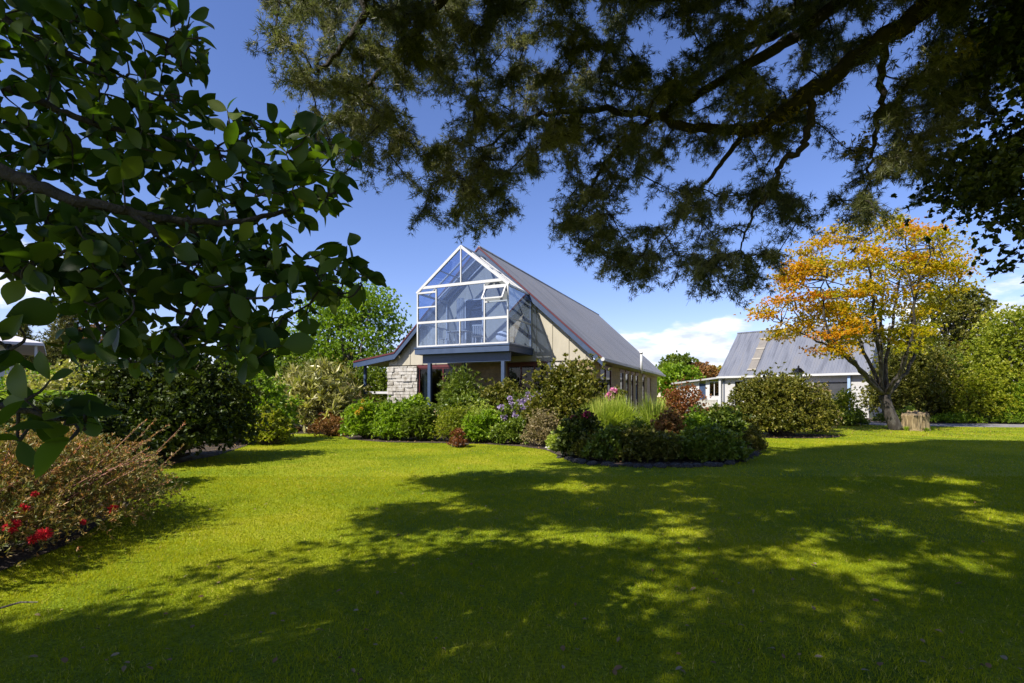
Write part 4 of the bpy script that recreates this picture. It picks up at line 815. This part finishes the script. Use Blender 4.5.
# ------------------------------------------------------------------ the multi stemmed maple
def maple():
    rng = np.random.default_rng(21); Y = 23.8; root = thing('maple_tree', 'multi stemmed maple with orange and gold leaves on the far lawn', 'tree', (18.0, Y, 0))
    def W(px, py, dy=0):
        return P(px, py, Y + dy) - np.array([18.0, Y, 0])
    mb = MB(); mb.tube(smooth_path([W(897, 431), W(889, 412), W(884, 395, .05)]), np.linspace(.29, .22, 13), 10)
    mains = [[(884, 395, 0), (866, 375, -.3), (838, 352, -.8), (812, 338, -1.2), (782, 322, -1.4)],
             [(884, 395, 0), (868, 360, .3), (850, 320, .6), (832, 290, .8), (815, 262, 1.0)],
             [(884, 395, 0), (878, 350, -.4), (872, 300, -.8), (868, 260, -.9), (862, 232, -1)],
             [(885, 395, 0), (888, 350, .6), (895, 310, 1.0), (903, 270, 1.4), (910, 238, 1.6)],
             [(886, 396, 0), (902, 368, -.2), (910, 340, -.6), (915, 300, -1.0), (926, 262, -1.3), (940, 240, -1.4)],
             [(886, 398, 0), (905, 372, .4), (925, 335, .9), (942, 305, 1.2), (960, 280, 1.6)],
             [(884, 395, 0), (862, 372, 1.0), (835, 345, 1.8), (806, 325, 2.2), (785, 300, 2.4)],
             [(885, 395, 0), (880, 340, 1.4), (884, 290, 2.2), (888, 250, 2.6)],
             [(884, 395, 0), (858, 368, -1.3), (832, 340, -2.0), (822, 300, -2.3), (828, 270, -2.4)],
             [(886, 396, 0), (905, 360, -1.5), (916, 310, -2.3), (905, 270, -2.6)]]
    nodes_ = []
    for mn in mains:
        pth = smooth_path([W(*q) for q in mn], 5); pth += rng.normal(0, .04, pth.shape); mb.tube(pth, np.linspace(.10, .016, len(pth)), 7)
        nodes_ += [p for p in pth[int(len(pth) * .3):]]
    nodes_ = np.array(nodes_)
    # leaf layers: clumps inside the crown's outline
    out = [(752, 318), (768, 300), (785, 270), (800, 250), (822, 232), (846, 224), (880, 219), (915, 222), (940, 232), (958, 248), (968, 270), (962, 288), (945, 300), (930, 315), (925, 340), (915, 352), (890, 340), (862, 345), (838, 360), (812, 352), (790, 342), (765, 335)]
    c = []
    while len(c) < 185:
        px, py = rng.uniform(750, 972), rng.uniform(218, 366)
        if not poly_in(out, np.array([px]), np.array([py]))[0]: continue
        e = 1 - abs((px - 862) / 118) ** 2; c.append(W(px, py, rng.uniform(-2.9, 2.9) * math.sqrt(max(e, .1))))
    c = np.array(c); pts = []; tn = []
    for q in c:
        nn = nodes_[np.argsort(np.linalg.norm(nodes_ - q, axis=1))[rng.integers(0, 3)]]; mid = (nn + q) / 2 + rng.normal(0, .08, 3) - [0, 0, .08]
        mb.tube([nn, mid, q], [.03, .018, .006], 4)
        k = 72; s = rng.normal(0, 1, (k, 3)) * [.37, .37, .11]; s += np.outer(s[:, 0], [0, 0, -.05]); pts.append(q + s); hgt = np.clip((q[2] - 4.2) / 5.5, 0, 1); edge = np.clip((-q[0] - 1.0) / 4, 0, 1)
        tn.append(np.full(k, rng.uniform(.0, .34) + .31 * max(hgt, edge) * rng.uniform(.4, 1.3)))
    pts = np.concatenate(pts); tn = np.concatenate(tn)
    P3, D3, T3 = sprigs(pts, rng.normal(0, 1, pts.shape) * [1, 1, .35], tn, 6, .6, rng)
    link(leaf_mesh('crown', P3, D3, rng.uniform(.08, .145, len(P3)), 'diamond', np.clip(T3 + rng.uniform(0, .3, len(T3)), 0, 1), .75, rng), 'crown', root, LEAFM['maple'])
    mb.build('trunk', M_BARKM, root, smooth=True)
maple()

# ------------------------------------------------------------------ the big fine leaved tree overhead
M_NEEDLE = leaf('needle_leaf', [(.040, .052, .020), (.085, .10, .034), (.165, .165, .06), (.34, .31, .17)], .40, .45, .35, (1.15, 1.3, .7))
M_MOSS = leaf('moss_fern', [(.08, .08, .015), (.18, .15, .03), (.30, .22, .06)], .2, .8, .1)
SH = np.array([SUNV[0] / -SUNV[2], SUNV[1] / -SUNV[2]])
def needles(name, root, pts, dirs, m, L0, L1, wid, mat, rng, tint):
    P3, D3, T3 = sprigs(pts, dirs, tint, m, .75, rng); s = rng.uniform(L0, L1, len(P3))
    T, Fs = SHAPES['needle']; me = leaf_mesh(name, P3, D3, s, wid, np.clip(T3 * .6 + rng.uniform(0, .4, len(T3)), 0, 1), .3, rng)
    return link(me, name, root, mat)
SHAPES['wide_needle'] = (np.array([(-.09, 0, 0), (.09, 0, 0), (.08, .6, 0), (0, 1, -.05), (-.08, .6, 0)]), [np.array([(0, 1, 2, 4)]), np.array([(4, 2, 3)])])
SHAPES['needle'] = (np.array([(-.045, .0, 0), (.055, .3, 0), (0, 1, -.08)]), [np.array([(0, 1, 2)])])

def big_tree():
    rng = np.random.default_rng(33); TX, TY = 10.6, 4.6
    root = thing('fine_leaved_tree', 'huge overhanging tree with fine narrow leaves and mossy limbs above the lawn', 'tree', (TX, TY, 0)); o = np.array([TX, TY, 0.])
    def W(px, py, Y): return P(px, py, Y) - o
    mb = MB(); tr = smooth_path([(0, 0, -.1), (.05, 0, 2), (-.1, .1, 4.5), (-.5, .3, 7.5), (-.6, .5, 10.5), (-1.0, .8, 13)]); mb.tube(tr, np.linspace(.62, .12, len(tr)), 14)
    limbs = [([tuple(tr[12]), W(990, -60, 6.4), W(936, 0, 6.9), W(883, 40, 7.2), W(813, 90, 7.5), W(774, 119, 7.8), W(747, 130, 8.0), W(686, 127, 8.3), W(640, 113, 8.6), W(557, 112, 9.0), W(513, 125, 9.4), W(488, 148, 9.6)], .165, .02),
             ([tuple(tr[16]), W(960, -140, 7.2), W(840, 0, 7.6), W(765, 53, 8.0), W(700, 92, 8.3), W(640, 128, 8.7), W(600, 170, 9.0), W(585, 205, 9.2)], .13, .015),
             ([tuple(tr[20]), W(800, -260, 7.0), W(560, -120, 7.2), W(439, 0, 7.6), W(404, 48, 7.8), W(368, 83, 8.0), W(345, 110, 8.1)], .15, .012),
             ([tuple(tr[20]), W(780, -300, 6.2), W(500, -170, 6.6), W(390, -60, 6.8), W(360, 20, 7.0), W(330, 60, 7.1), W(300, 75, 7.2)], .13, .012),
             ([W(813, 92, 7.5), W(805, 140, 7.5), W(782, 162, 7.6), W(774, 189, 7.7), W(752, 211, 7.8), W(742, 250, 7.9)], .06, .012),
             ([W(747, 130, 8.0), W(720, 165, 8.4), W(690, 200, 8.7), W(665, 240, 9.0)], .05, .01),
             ([W(883, 40, 7.2), W(880, 100, 7.4), W(872, 150, 7.5), W(868, 190, 7.6)], .06, .012),
             ([tuple(tr[18]), W(940, -100, 8.6), W(800, 20, 9.4), W(720, 60, 9.8), W(660, 90, 10.2), W(590, 80, 10.5)], .12, .015),
             ([tuple(tr[18]), (-3, -1.5, 8.5), (-7, -2.5, 9.3), (-12, -3.5, 9.4), (-16, -4, 8.5)], .2, .03),
             ([tuple(tr[16]), (-3, 1.0, 9.5), (-7, 1.2, 10), (-11, 1.0, 9.4), (-15, 0, 8)], .2, .03),
             ([tuple(tr[16]), (-2, 4.0, 10.5), (-3.5, 7.5, 11.3), (-4, 10, 11)], .17, .03)]
    nodes_ = []
    for ctrl, r0, r1 in limbs:
        pth = smooth_path(ctrl, 7); pth[1:] += rng.normal(0, .025, (len(pth) - 1, 3)); mb.tube(pth, np.linspace(r0, r1, len(pth)), 9); nodes_.append(pth[4:])
    main = nodes_[0]; nodes_ = np.concatenate(nodes_)
    # moss and small ferns along the main limb
    mp = []
    for p in main[int(len(main) * .12):int(len(main) * .62)]:
        for _ in range(3): mp.append(p + rng.normal(0, .02, 3))
    for p in (W(957, 50, 6.8), W(865, 145, 7.5)): mp += [p + rng.normal(0, .07, 3) for _ in range(14)]
    mp = np.repeat(np.array(mp), 6, 0) + rng.normal(0, .085, (len(mp) * 6, 3)); P3, D3, T3 = sprigs(mp, rng.normal(0, 1, mp.shape) + [0, 0, -.7], rng.uniform(0, 1, len(mp)), 5, .6, rng)
    link(leaf_mesh('moss', P3, D3, rng.uniform(.04, .10, len(P3)), 'narrow', T3, .3, rng), 'moss', root, M_MOSS)
    # visible sprays
    out = [(245, -30), (262, 5), (282, 60), (296, 100), (325, 148), (352, 166), (385, 165), (398, 150), (420, 150), (412, 185), (420, 212), (450, 225), (470, 243), (500, 246), (512, 226), (540, 222), (580, 250), (625, 280), (660, 280), (700, 290), (745, 295), (768, 270), (792, 232), (812, 215), (800, 190), (770, 180), (800, 160), (825, 150), (838, 165), (832, 198), (862, 222), (900, 212), (925, 190), (950, 140), (1000, 100), (1050, -30)]
    holes = [(430, 118, 14, 12), (775, 62, 12, 14), (868, 84, 14, 16), (905, 52, 10, 14), (812, 170, 26, 16), (640, 205, 12, 10), (760, 228, 16, 12), (655, 30, 10, 9), (850, 120, 12, 12), (715, 170, 10, 8), (545, 190, 9, 8)]
    cl = []; tries = 0
    while len(cl) < 700 and tries < 20000:
        tries += 1; px, py = rng.uniform(245, 1040), rng.uniform(-30, 297)
        if not poly_in(out, np.array([px]), np.array([py]))[0]: continue
        if any(((px - a) / (c + 15)) ** 2 + ((py - b) / (d + 15)) ** 2 < 1 for a, b, c, d in holes): continue
        if math.sin(px * .115 + 2.1 * math.sin(py * .06)) * math.sin(py * .13 + 1.7 * math.sin(px * .05 + 1)) > .62: continue
        Y = 8.4 + rng.uniform(-1.0, 1.6) - .6 * (px < 430) - .8 * (px > 850); cl.append(W(px, py, Y))
    cl = np.array(cl); pts = []; drs = []; tn = []
    tw = MB()
    have = nodes_.copy()
    for q in cl[np.argsort([np.min(np.linalg.norm(nodes_ - q, axis=1)) for q in cl])]:
        nn = have[np.argmin(np.linalg.norm(have - q - [0, 0, .15], axis=1))]; have = np.vstack([have, q]); L2 = np.linalg.norm(q - nn)
        m1 = nn * .55 + q * .45 + [0, 0, .07 * L2] + rng.normal(0, .06, 3) * L2
        pth = smooth_path([nn, m1, q], 4); tw.tube(pth, np.linspace(.010 + .007 * L2, .005, len(pth)), 5)
        ct = rng.uniform(0, 1); ns = 8
        for s in range(ns):                                  # drooping side twigs carrying tufts
            st = pth[rng.integers(4, len(pth))]; d = unit(rng.normal(0, 1, 3) * [1, 1, .5] + unit(q - nn) * .5); e = st + d * rng.uniform(.18, .42) + [0, 0, -rng.uniform(.03, .18)]
            tw.tube([st, (st + e) / 2 + [0, 0, .05], e], [.005, .004, .002], 3, cap=False)
            for t in rng.uniform(.05, 1.0, 13): pts.append(st + (e - st) * t + rng.normal(0, .03, 3)); drs.append(unit(e - st) * .7 + rng.normal(0, .35, 3)); tn.append(ct)
    pts = np.array(pts); drs = np.array(drs); tn = np.array(tn)
    needles('foliage', root, pts, drs, 11, .05, .115, 'needle', M_NEEDLE, rng, tn)
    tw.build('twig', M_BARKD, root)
    # unseen crown above the viewpoint, shaped so its gaps cast the lawn's dappled shade
    shade = [tuple(G(a, b)[:2]) for a, b in ((0, 645), (110, 612), (250, 588), (370, 570), (470, 552), (560, 548), (600, 540), (520, 535), (420, 545), (380, 525), (400, 500), (460, 492), (420, 480), (470, 474), (560, 470), (650, 463), (740, 462), (800, 450), (830, 447), (880, 444), (940, 440), (1010, 441))] + [(18.5, 16.5), (15, 10), (9, 2), (2, 1.2), (-3.5, 1.0), (-6, 2.0), (-5.5, 3.0)]
    hp_ = [(150, 628, .28), (230, 612, .3), (575, 570, .42), (640, 598, .42), (590, 612, .25), (690, 556, .6), (765, 552, .7), (830, 560, .8), (880, 576, .7), (810, 535, .8), (720, 535, .55), (640, 535, .5), (910, 555, .5), (950, 500, 1.2), (1000, 520, 1.3), (980, 565, .8), (890, 525, .9), (940, 478, 1.4), (690, 500, .7), (600, 488, .9), (850, 480, .9), (640, 660, .2), (700, 640, .25), (480, 580, .2), (130, 655, .12), (560, 655, .15), (930, 640, .15), (760, 590, .5), (760, 515, .6), (900, 463, 1.0), (1010, 463, 1.2), (560, 502, .5), (420, 541, 1.0), (480, 543, 1.0), (540, 541, 1.0), (600, 538, 1.1), (660, 533, 1.1), (150, 622, .62), (215, 606, .6), (290, 622, .45), (600, 608, .6), (660, 622, .5), (700, 600, .5), (520, 590, .6), (560, 640, .4), (460, 600, .5), (900, 600, .6), (420, 500, .9), (560, 486, 1.2), (1015, 600, .4), (850, 620, .3), (340, 640, .2), (290, 660, .15)]
    gaps = [(*G(a, b)[:2], r * .36) for a, b, r in hp_]
    rng = np.random.default_rng(71)
    for _ in range(120):
        y_ = 2.6 + 12.5 * rng.uniform() ** .8; gaps.append((rng.uniform(-1, 1) * y_, y_, rng.uniform(.12, .26)))
    p2 = []; tries = 0; xs = [p[0] for p in shade]; ys = [p[1] for p in shade]
    while len(p2) < 3300 and tries < 90000:
        tries += 1; x, y = rng.uniform(min(xs), max(xs)), rng.uniform(min(ys), max(ys))
        if not poly_in(shade, np.array([x]), np.array([y]))[0]: continue
        if any((((x - a) * .8 + (y - b) * .6) / (2.1 * r)) ** 2 + ((-(x - a) * .6 + (y - b) * .8) / r) ** 2 < 1 for a, b, r in gaps): continue
        if y > 12 and rng.uniform() < .15: continue
        z = max(.555 * y + 1.2 + rng.uniform(.2, 2.4), 6.2 + rng.uniform(0, 1.5)); c = np.array([x - SH[0] * z, y - SH[1] * z, z])
        if (EYE < c[2]) and c[1] > .5 and 396 - 505 * (c[2] - EYE) / c[1] > -25: continue
        zz = c[2] - 6.5
        if zz > 1 and -4.4 < c[0] + SH[0] * zz < -1.3 and 6.3 < c[1] + SH[1] * zz < 9.6: continue
        p2.append(c - o)
    p2 = np.array(p2); pts = []; tw = MB()
    order = np.argsort([np.min(np.linalg.norm(nodes_ - q, axis=1)) for q in p2]); have = nodes_.copy()
    for j in order:
        q = p2[j]; nn = have[np.argmin(np.linalg.norm(have - q, axis=1))]; mid = (nn + q) / 2 + rng.normal(0, .05, 3); tw.tube([nn, mid, q], [.012, .009, .005], 4, cap=False); have = np.vstack([have, mid, q])
    rr = rng.normal(0, 1, (len(p2), 34, 3)) * [.20, .20, .10]; pts = (p2[:, None] + rr).reshape(-1, 3)
    needles('shade_foliage', root, pts, rng.normal(0, 1, pts.shape) * [1, 1, .5], 5, .13, .24, 'wide_needle', M_NEEDLE, rng, rng.uniform(0, 1, len(pts)))
    tw.build('shade_branch', M_BARKD, root)
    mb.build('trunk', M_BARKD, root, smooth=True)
big_tree()

# ------------------------------------------------------------------ dark broadleaved tree at the right edge
def right_tree():
    rng = np.random.default_rng(44); root = thing('broadleaved_evergreen', 'dark broadleaved evergreen hanging into the upper right corner', 'tree', (10.2, 7.6, 0)); o = np.array([10.2, 7.6, 0.])
    out = [(1005, -30), (985, 40), (970, 90), (958, 130), (950, 165), (945, 188), (962, 202), (985, 214), (1003, 232), (1018, 240), (1030, 258), (1045, 266), (1120, 280), (1300, 240), (1300, -200), (1000, -200)]
    c = []
    while len(c) < 300:
        px, py = rng.uniform(920, 1290), rng.uniform(-190, 296)
        if poly_in(out, np.array([px]), np.array([py]))[0]: c.append(P(px, py, 7.6 + rng.uniform(-1.1, 1.3)) - o)
    c = np.array(c); mb = MB(); tr = smooth_path([(0, 0, -.1), (.1, 0, 2), (.2, .1, 4.5), (.1, .2, 8.5)]); mb.tube(tr, np.linspace(.3, .07, len(tr)), 10); pts = []; tn = []
    for q in c:
        nn = tr[np.argmin(np.abs(tr[:, 2] - q[2] + .2))]; mb.tube([nn, (nn + q) / 2 + [0, 0, .12], q], [.035, .022, .006], 4); pts.append(q + rng.normal(0, 1, (75, 3)) * [.27, .27, .2]); tn.append(np.full(75, rng.uniform(0, .5)))
    pts = np.concatenate(pts); tn = np.concatenate(tn)
    P3, D3, T3 = sprigs(pts, rng.normal(0, 1, pts.shape) + [0, 0, -.3], tn, 7, .7, rng)
    link(leaf_mesh('crown', P3, D3, rng.uniform(.06, .115, len(P3)), 'diamond', np.clip(T3 + rng.uniform(0, .5, len(T3)), 0, 1), .3, rng), 'crown', root, LEAFM['dark'])
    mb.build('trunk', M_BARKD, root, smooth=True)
right_tree()

# ------------------------------------------------------------------ magnolia branch close to the camera
M_MAG = leaf('magnolia_leaf', [(.018, .038, .007), (.034, .062, .010), (.058, .092, .014), (.12, .15, .02)], .42, .42, .2, (1.6, 2.0, .4))
M_MAGY = leaf('yellowing_leaf', [(.25, .2, .02), (.35, .26, .03)], .35, .4, .4)
def magnolia():
    rng = np.random.default_rng(55); o = np.array([-4.3, 1.7, 0.]); root = thing('magnolia_tree', 'broad leaved magnolia whose dark branches reach in from the upper left', 'tree', tuple(o))
    def W(px, py, Y): return P(px, py, Y) - o
    mb = MB(); tr = smooth_path([(0, 0, -.1), (.05, 0, .9), (0, .05, 2.0), (-.05, .1, 3.4), (.1, .1, 5)]); mb.tube(tr, np.linspace(.16, .05, len(tr)), 10)
    limbs = [([tuple(tr[8]), W(-160, 130, 1.9), W(0, 172, 2.05), (W(70, 198, 2.1)), W(130, 212, 2.2), W(180, 221, 2.3), W(235, 222, 2.4), W(300, 205, 2.5), W(350, 190, 2.55)], .036, .006),
             ([W(130, 212, 2.2), W(165, 240, 2.25), W(185, 262, 2.3), W(205, 285, 2.4), W(240, 300, 2.5)], .015, .005),
             ([tuple(tr[10]), W(-140, 20, 2.0), W(0, 85, 2.2), W(60, 110, 2.3), W(100, 125, 2.4), W(170, 140, 2.6), W(240, 160, 2.7), (W(320, 170, 2.8))], .024, .005),
             ([tuple(tr[12]), W(-150, -100, 2.2), W(0, 15, 2.4), W(60, 50, 2.5), W(120, 75, 2.6), W(165, 100, 2.7)], .022, .005),
             ([tuple(tr[12]), W(-100, -150, 2.5), W(40, -10, 2.6), W(110, 20, 2.7), W(170, 40, 2.8), W(205, 60, 2.9)], .02, .005),
             ([tuple(tr[6]), W(-140, 240, 2.1), W(0, 268, 2.3), W(60, 285, 2.4), W(130, 290, 2.5), W(190, 315, 2.6), W(260, 330, 2.7), W(330, 290, 2.8)], .024, .005),
             ([W(60, 285, 2.4), W(95, 320, 2.4), W(120, 345, 2.4), W(180, 350, 2.5)], .011, .004),
             ([tuple(tr[5]), W(-200, 370, 1.4), W(-40, 400, 1.45), W(20, 410, 1.5), W(60, 420, 1.5), W(85, 430, 1.5)], .018, .004),
             ([tuple(tr[6]), W(-180, 300, 1.5), W(-30, 335, 1.55), W(10, 345, 1.55)], .014, .004),
             ([W(180, 221, 2.3), W(215, 250, 2.5), W(270, 262, 2.6), W(320, 270, 2.7), (W(350, 268, 2.7))], .012, .004)]
    nodes_ = []
    for ctrl, r0, r1 in limbs:
        pth = smooth_path(ctrl, 7); pth[2:-1] += rng.normal(0, .004, (len(pth) - 3, 3)); mb.tube(pth, np.linspace(r0, r1, len(pth)), 8); nodes_.append(pth[8:] if len(ctrl) > 6 else pth[2:])
    nodes_ = np.concatenate(nodes_)
    regions = [([(-60, -40), (150, -40), (170, 0), (215, 25), (215, 60), (200, 75), (175, 85), (215, 98), (240, 115), (268, 118), (330, 135), (392, 178), (355, 200), (330, 215), (300, 225), (260, 215), (230, 205), (190, 190), (150, 165), (100, 180), (60, 178), (30, 172), (-60, 175)], 310, 2.1, 3.1),
               ([(-60, 200), (30, 205), (110, 222), (190, 225), (250, 232), (330, 250), (372, 268), (372, 292), (330, 300), (320, 330), (290, 345), (262, 365), (215, 350), (180, 372), (120, 368), (60, 345), (60, 300), (0, 270), (-60, 270)], 250, 2.0, 3.0)]
    anchors = []
    regions.append(([(-60, 150), (40, 150), (150, 160), (250, 195), (250, 235), (120, 225), (0, 210), (-60, 210)], 75, 2.3, 3.2))
    for poly, n, y0, y1 in regions:
        x0 = min(p[0] for p in poly); x1 = max(p[0] for p in poly); q0 = min(p[1] for p in poly); q1 = max(p[1] for p in poly); k = 0
        while k < n:
            px, py = rng.uniform(x0, x1), rng.uniform(q0, q1)
            if poly_in(poly, np.array([px]), np.array([py]))[0]: anchors.append((W(px, py, rng.uniform(y0, y1)), 5)); k += 1
    for px, py, Y, m in ((335, 112, 2.6, 0), (8, 315, 1.5, 4), (10, 350, 1.5, 4), (25, 400, 1.45, 5), (60, 412, 1.5, 4), (85, 422, 1.5, 4), (20, 440, 1.5, 4), (90, 400, 1.5, 3), (15, 380, 1.6, 4), (50, 380, 1.5, 2), (-30, 420, 1.5, 5), (-40, 330, 1.6, 5), (70, 440, 1.45, 3), (40, 425, 1.6, 4)):
        if m: anchors.append((W(px, py, Y), m))
    pts, drs = [], []
    have = nodes_.copy()
    for q, m in sorted(anchors, key=lambda t: np.min(np.linalg.norm(nodes_ - t[0], axis=1))):
        nn = have[np.argmin(np.linalg.norm(have - q, axis=1))]; have = np.vstack([have, q]); L2 = np.linalg.norm(q - nn)
        if L2 > .02: pth = smooth_path([nn, (nn + q) / 2 + rng.normal(0, .12, 3) * L2 + [0, 0, -.05 * L2], q], 4); mb.tube(pth, np.linspace(.005 + .004 * L2, .0025, len(pth)), 5)
        ax = unit(q - nn + rng.normal(0, .05, 3) + [0.02, 0, .01])
        for j in range(m + rng.integers(-1, 2)):
            p = q - ax * rng.uniform(0, .12) * (j > 1); pts.append(p); drs.append(ax * .55 + unit(rng.normal(0, 1, 3)) * .75 + [.05, 0, -.12])
    pts.append(W(324, 119, 2.6)); drs.append(np.array([-.9, .1, -.15])); mb.tube([W(330, 140, 2.6), W(322, 119, 2.6)], .003, 4)
    pts = np.array(pts); drs = np.array(drs); n = len(pts)
    link(leaf_mesh('foliage', pts, drs, rng.uniform(.05, .135, n), 'obovate', rng.uniform(0, 1, n), .4, rng), 'foliage', root, M_MAG)
    for q, d_, s_ in ((pts[np.argmin(np.linalg.norm(pts - W(306, 228, 2.35), axis=1))], (.6, -.2, .35), .085),):
        link(leaf_mesh('yellow_leaf', np.array([q]), np.array([d_]), np.array([s_]), 'obovate', np.array([.5]), .4, rng), 'yellow_leaf', root, M_MAGY)
    # unseen upper crown, added sunward to keep the visible branches in shade
    q = rng.normal(0, 1, (800, 3)); q = unit(q) * rng.uniform(.5, 1, (800, 1)) ** .5 * [2.0, 2.0, 1.3] + [-.5, -.9, 5.2]; w = q + o
    k = ~((w[:, 1] > .3) & (396 - 505 * (w[:, 2] - EYE) / np.maximum(w[:, 1], .01) > -30) & (512 + 505 * w[:, 0] / np.maximum(w[:, 1], .01) > -30)); q = q[k]
    P3, D3, T3 = sprigs(q, rng.normal(0, 1, q.shape), rng.uniform(0, 1, len(q)), 4, .7, rng)
    link(leaf_mesh('shade_foliage', P3, D3, rng.uniform(.08, .14, len(P3)), 'diamond', T3, .5, rng), 'shade_foliage', root, M_MAG)
    for e in q[::25]: mb.tube([tr[-3], (tr[-3] + e) / 2, e], [.03, .018, .005], 4)
    mb.build('trunk', M_BARKD, root, smooth=True)
magnolia()

# ------------------------------------------------------------------ small things on the lawn
rng = np.random.default_rng(66)
LM = []
for k, c in enumerate((((.20, .14, .06), (.30, .22, .11)), ((.24, .19, .11), (.33, .27, .17)), ((.16, .09, .04), (.25, .15, .07)))):
    me = leaf_mesh('fallen_leaf', np.zeros((1, 3)), np.array([[1., 0, .12]]), np.array([.085]), 'broad', np.array([.5]), .95, rng); me.materials.append(leaf('fallen_leaf_%s' % 'tan pale brown'.split()[k], list(c), .1, .7, .2)); LM.append(me)
cnt = 0
while cnt < 200:
    y = 2.9 + 12 * rng.uniform() ** 1.6; x = rng.uniform(-1, 1) * y
    if poly_in(BED_LEFT, np.array([x]), np.array([y]))[0] or poly_in(BED_MAIN, np.array([x]), np.array([y]))[0]: continue
    k = rng.choice(3, p=[.5, .2, .3]); ob = link(LM[k], 'fallen_leaf'); ob.location = (x, y, .028); ob.rotation_euler = (rng.uniform(-.4, .4), rng.uniform(-.4, .4), rng.uniform(0, 6.28)); s = rng.uniform(.3, .7); ob.scale = (s, s, s)
    tagit(ob, 'small dry fallen leaf lying on the mown lawn', 'leaf', 'fallen leaves on the lawn'); cnt += 1
a = G(-6, 614); b = G(38, 606); o = MB().tube([a + [0, 0, .03], (a + b) / 2 + [0, .03, .045], b + [0, 0, .03]], [.008, .007, .004], 6).build('fallen_twig', M_BARK); tagit(o, 'thin bare twig lying on the grass by the grevillea', 'twig')
# leaf litter on the beds and under the maple
pts = []; 
for poly, n in ((BED_MAIN, 3500), (BED_LEFT, 4000), (BED_BUSH, 700)):
    q = np.array(poly); x = rng.uniform(max(q[:, 0].min(), -12), q[:, 0].max(), n * 4); y = rng.uniform(max(q[:, 1].min(), 2), min(q[:, 1].max(), 26), n * 4); k = poly_in(poly, x, y); pts.append(np.stack([x[k], y[k], rng.uniform(.015, .05, k.sum())], 1)[:n])
r_ = rng.uniform(0, 1, 900) ** .6 * 5; th = rng.uniform(0, 6.28, 900); pts.append(np.stack([17.5 + r_ * np.cos(th), 23.8 + r_ * .9 * np.sin(th), np.full(900, .035)], 1)); y = 2.6 + 22 * rng.uniform(0, 1, 1500) ** .8; x = rng.uniform(-1.1, 1.1, 1500) * y; pts.append(np.stack([x, y, np.full(1500, .03)], 1)); nl_ = np.concatenate([np.ones(sum(map(len, pts[:-1]))), np.full(1500, .45)])
pts = np.concatenate(pts)
tagit(link(leaf_mesh('leaf_litter', pts, rng.normal(0, 1, pts.shape) * [1, 1, .25], rng.uniform(.03, .09, len(pts)) * nl_, 'diamond', rng.uniform(0, 1, len(pts)), .85, rng), 'leaf_litter', mat=leaf('litter', [(.06, .035, .018), (.15, .085, .04), (.28, .17, .07), (.34, .25, .12)], .1, .8, .1)), kind='stuff')
# dark rocks edging the front bed and one pale rock
def rock(seed):
    rg = np.random.default_rng(seed); V = []; k = 10
    for z, s in ((0, .95), (.35, 1.05), (.75, .85), (1.0, .45)):
        for j in range(k): aa = 2 * math.pi * j / k; r = .5 * s * (1 + rg.normal(0, .09)); V.append((r * math.cos(aa), r * .7 * math.sin(aa), z * .55 + rg.normal(0, .02)))
    return MB().add(V, [(i * k + j, i * k + (j + 1) % k, (i + 1) * k + (j + 1) % k, (i + 1) * k + j) for i in range(3) for j in range(k)] + [tuple(range(3 * k, 4 * k))])
RK = [rock(s).mesh('edging_rock', M_ROCK) for s in range(4)]
edge = smooth_path([G(*p) for p in ((562, 458.5), (585, 464.5), (640, 468), (700, 467.5), (738, 464), (757, 454.5))], 5)
for i, p in enumerate(edge):
    ob = link(RK[i % 4], 'edging_rock'); s = rng.uniform(.2, .36); ob.scale = (s, s, s * .6); ob.location = (p[0] + rng.normal(0, .05), p[1] + .12 + rng.normal(0, .05), -.02); ob.rotation_euler = (0, 0, rng.uniform(0, 6))
    tagit(ob, 'dark rough rock edging the front of the flower bed', 'rock', 'dark rocks edging the front bed')
ob = link(rock(9).mesh('pale_rock', M_ROCKP), 'pale_rock'); p = G(553, 449.5); ob.location = p; ob.scale = (.45, .35, .3); tagit(ob, 'pale flat rock at the bed corner beside the magenta peony', 'rock')
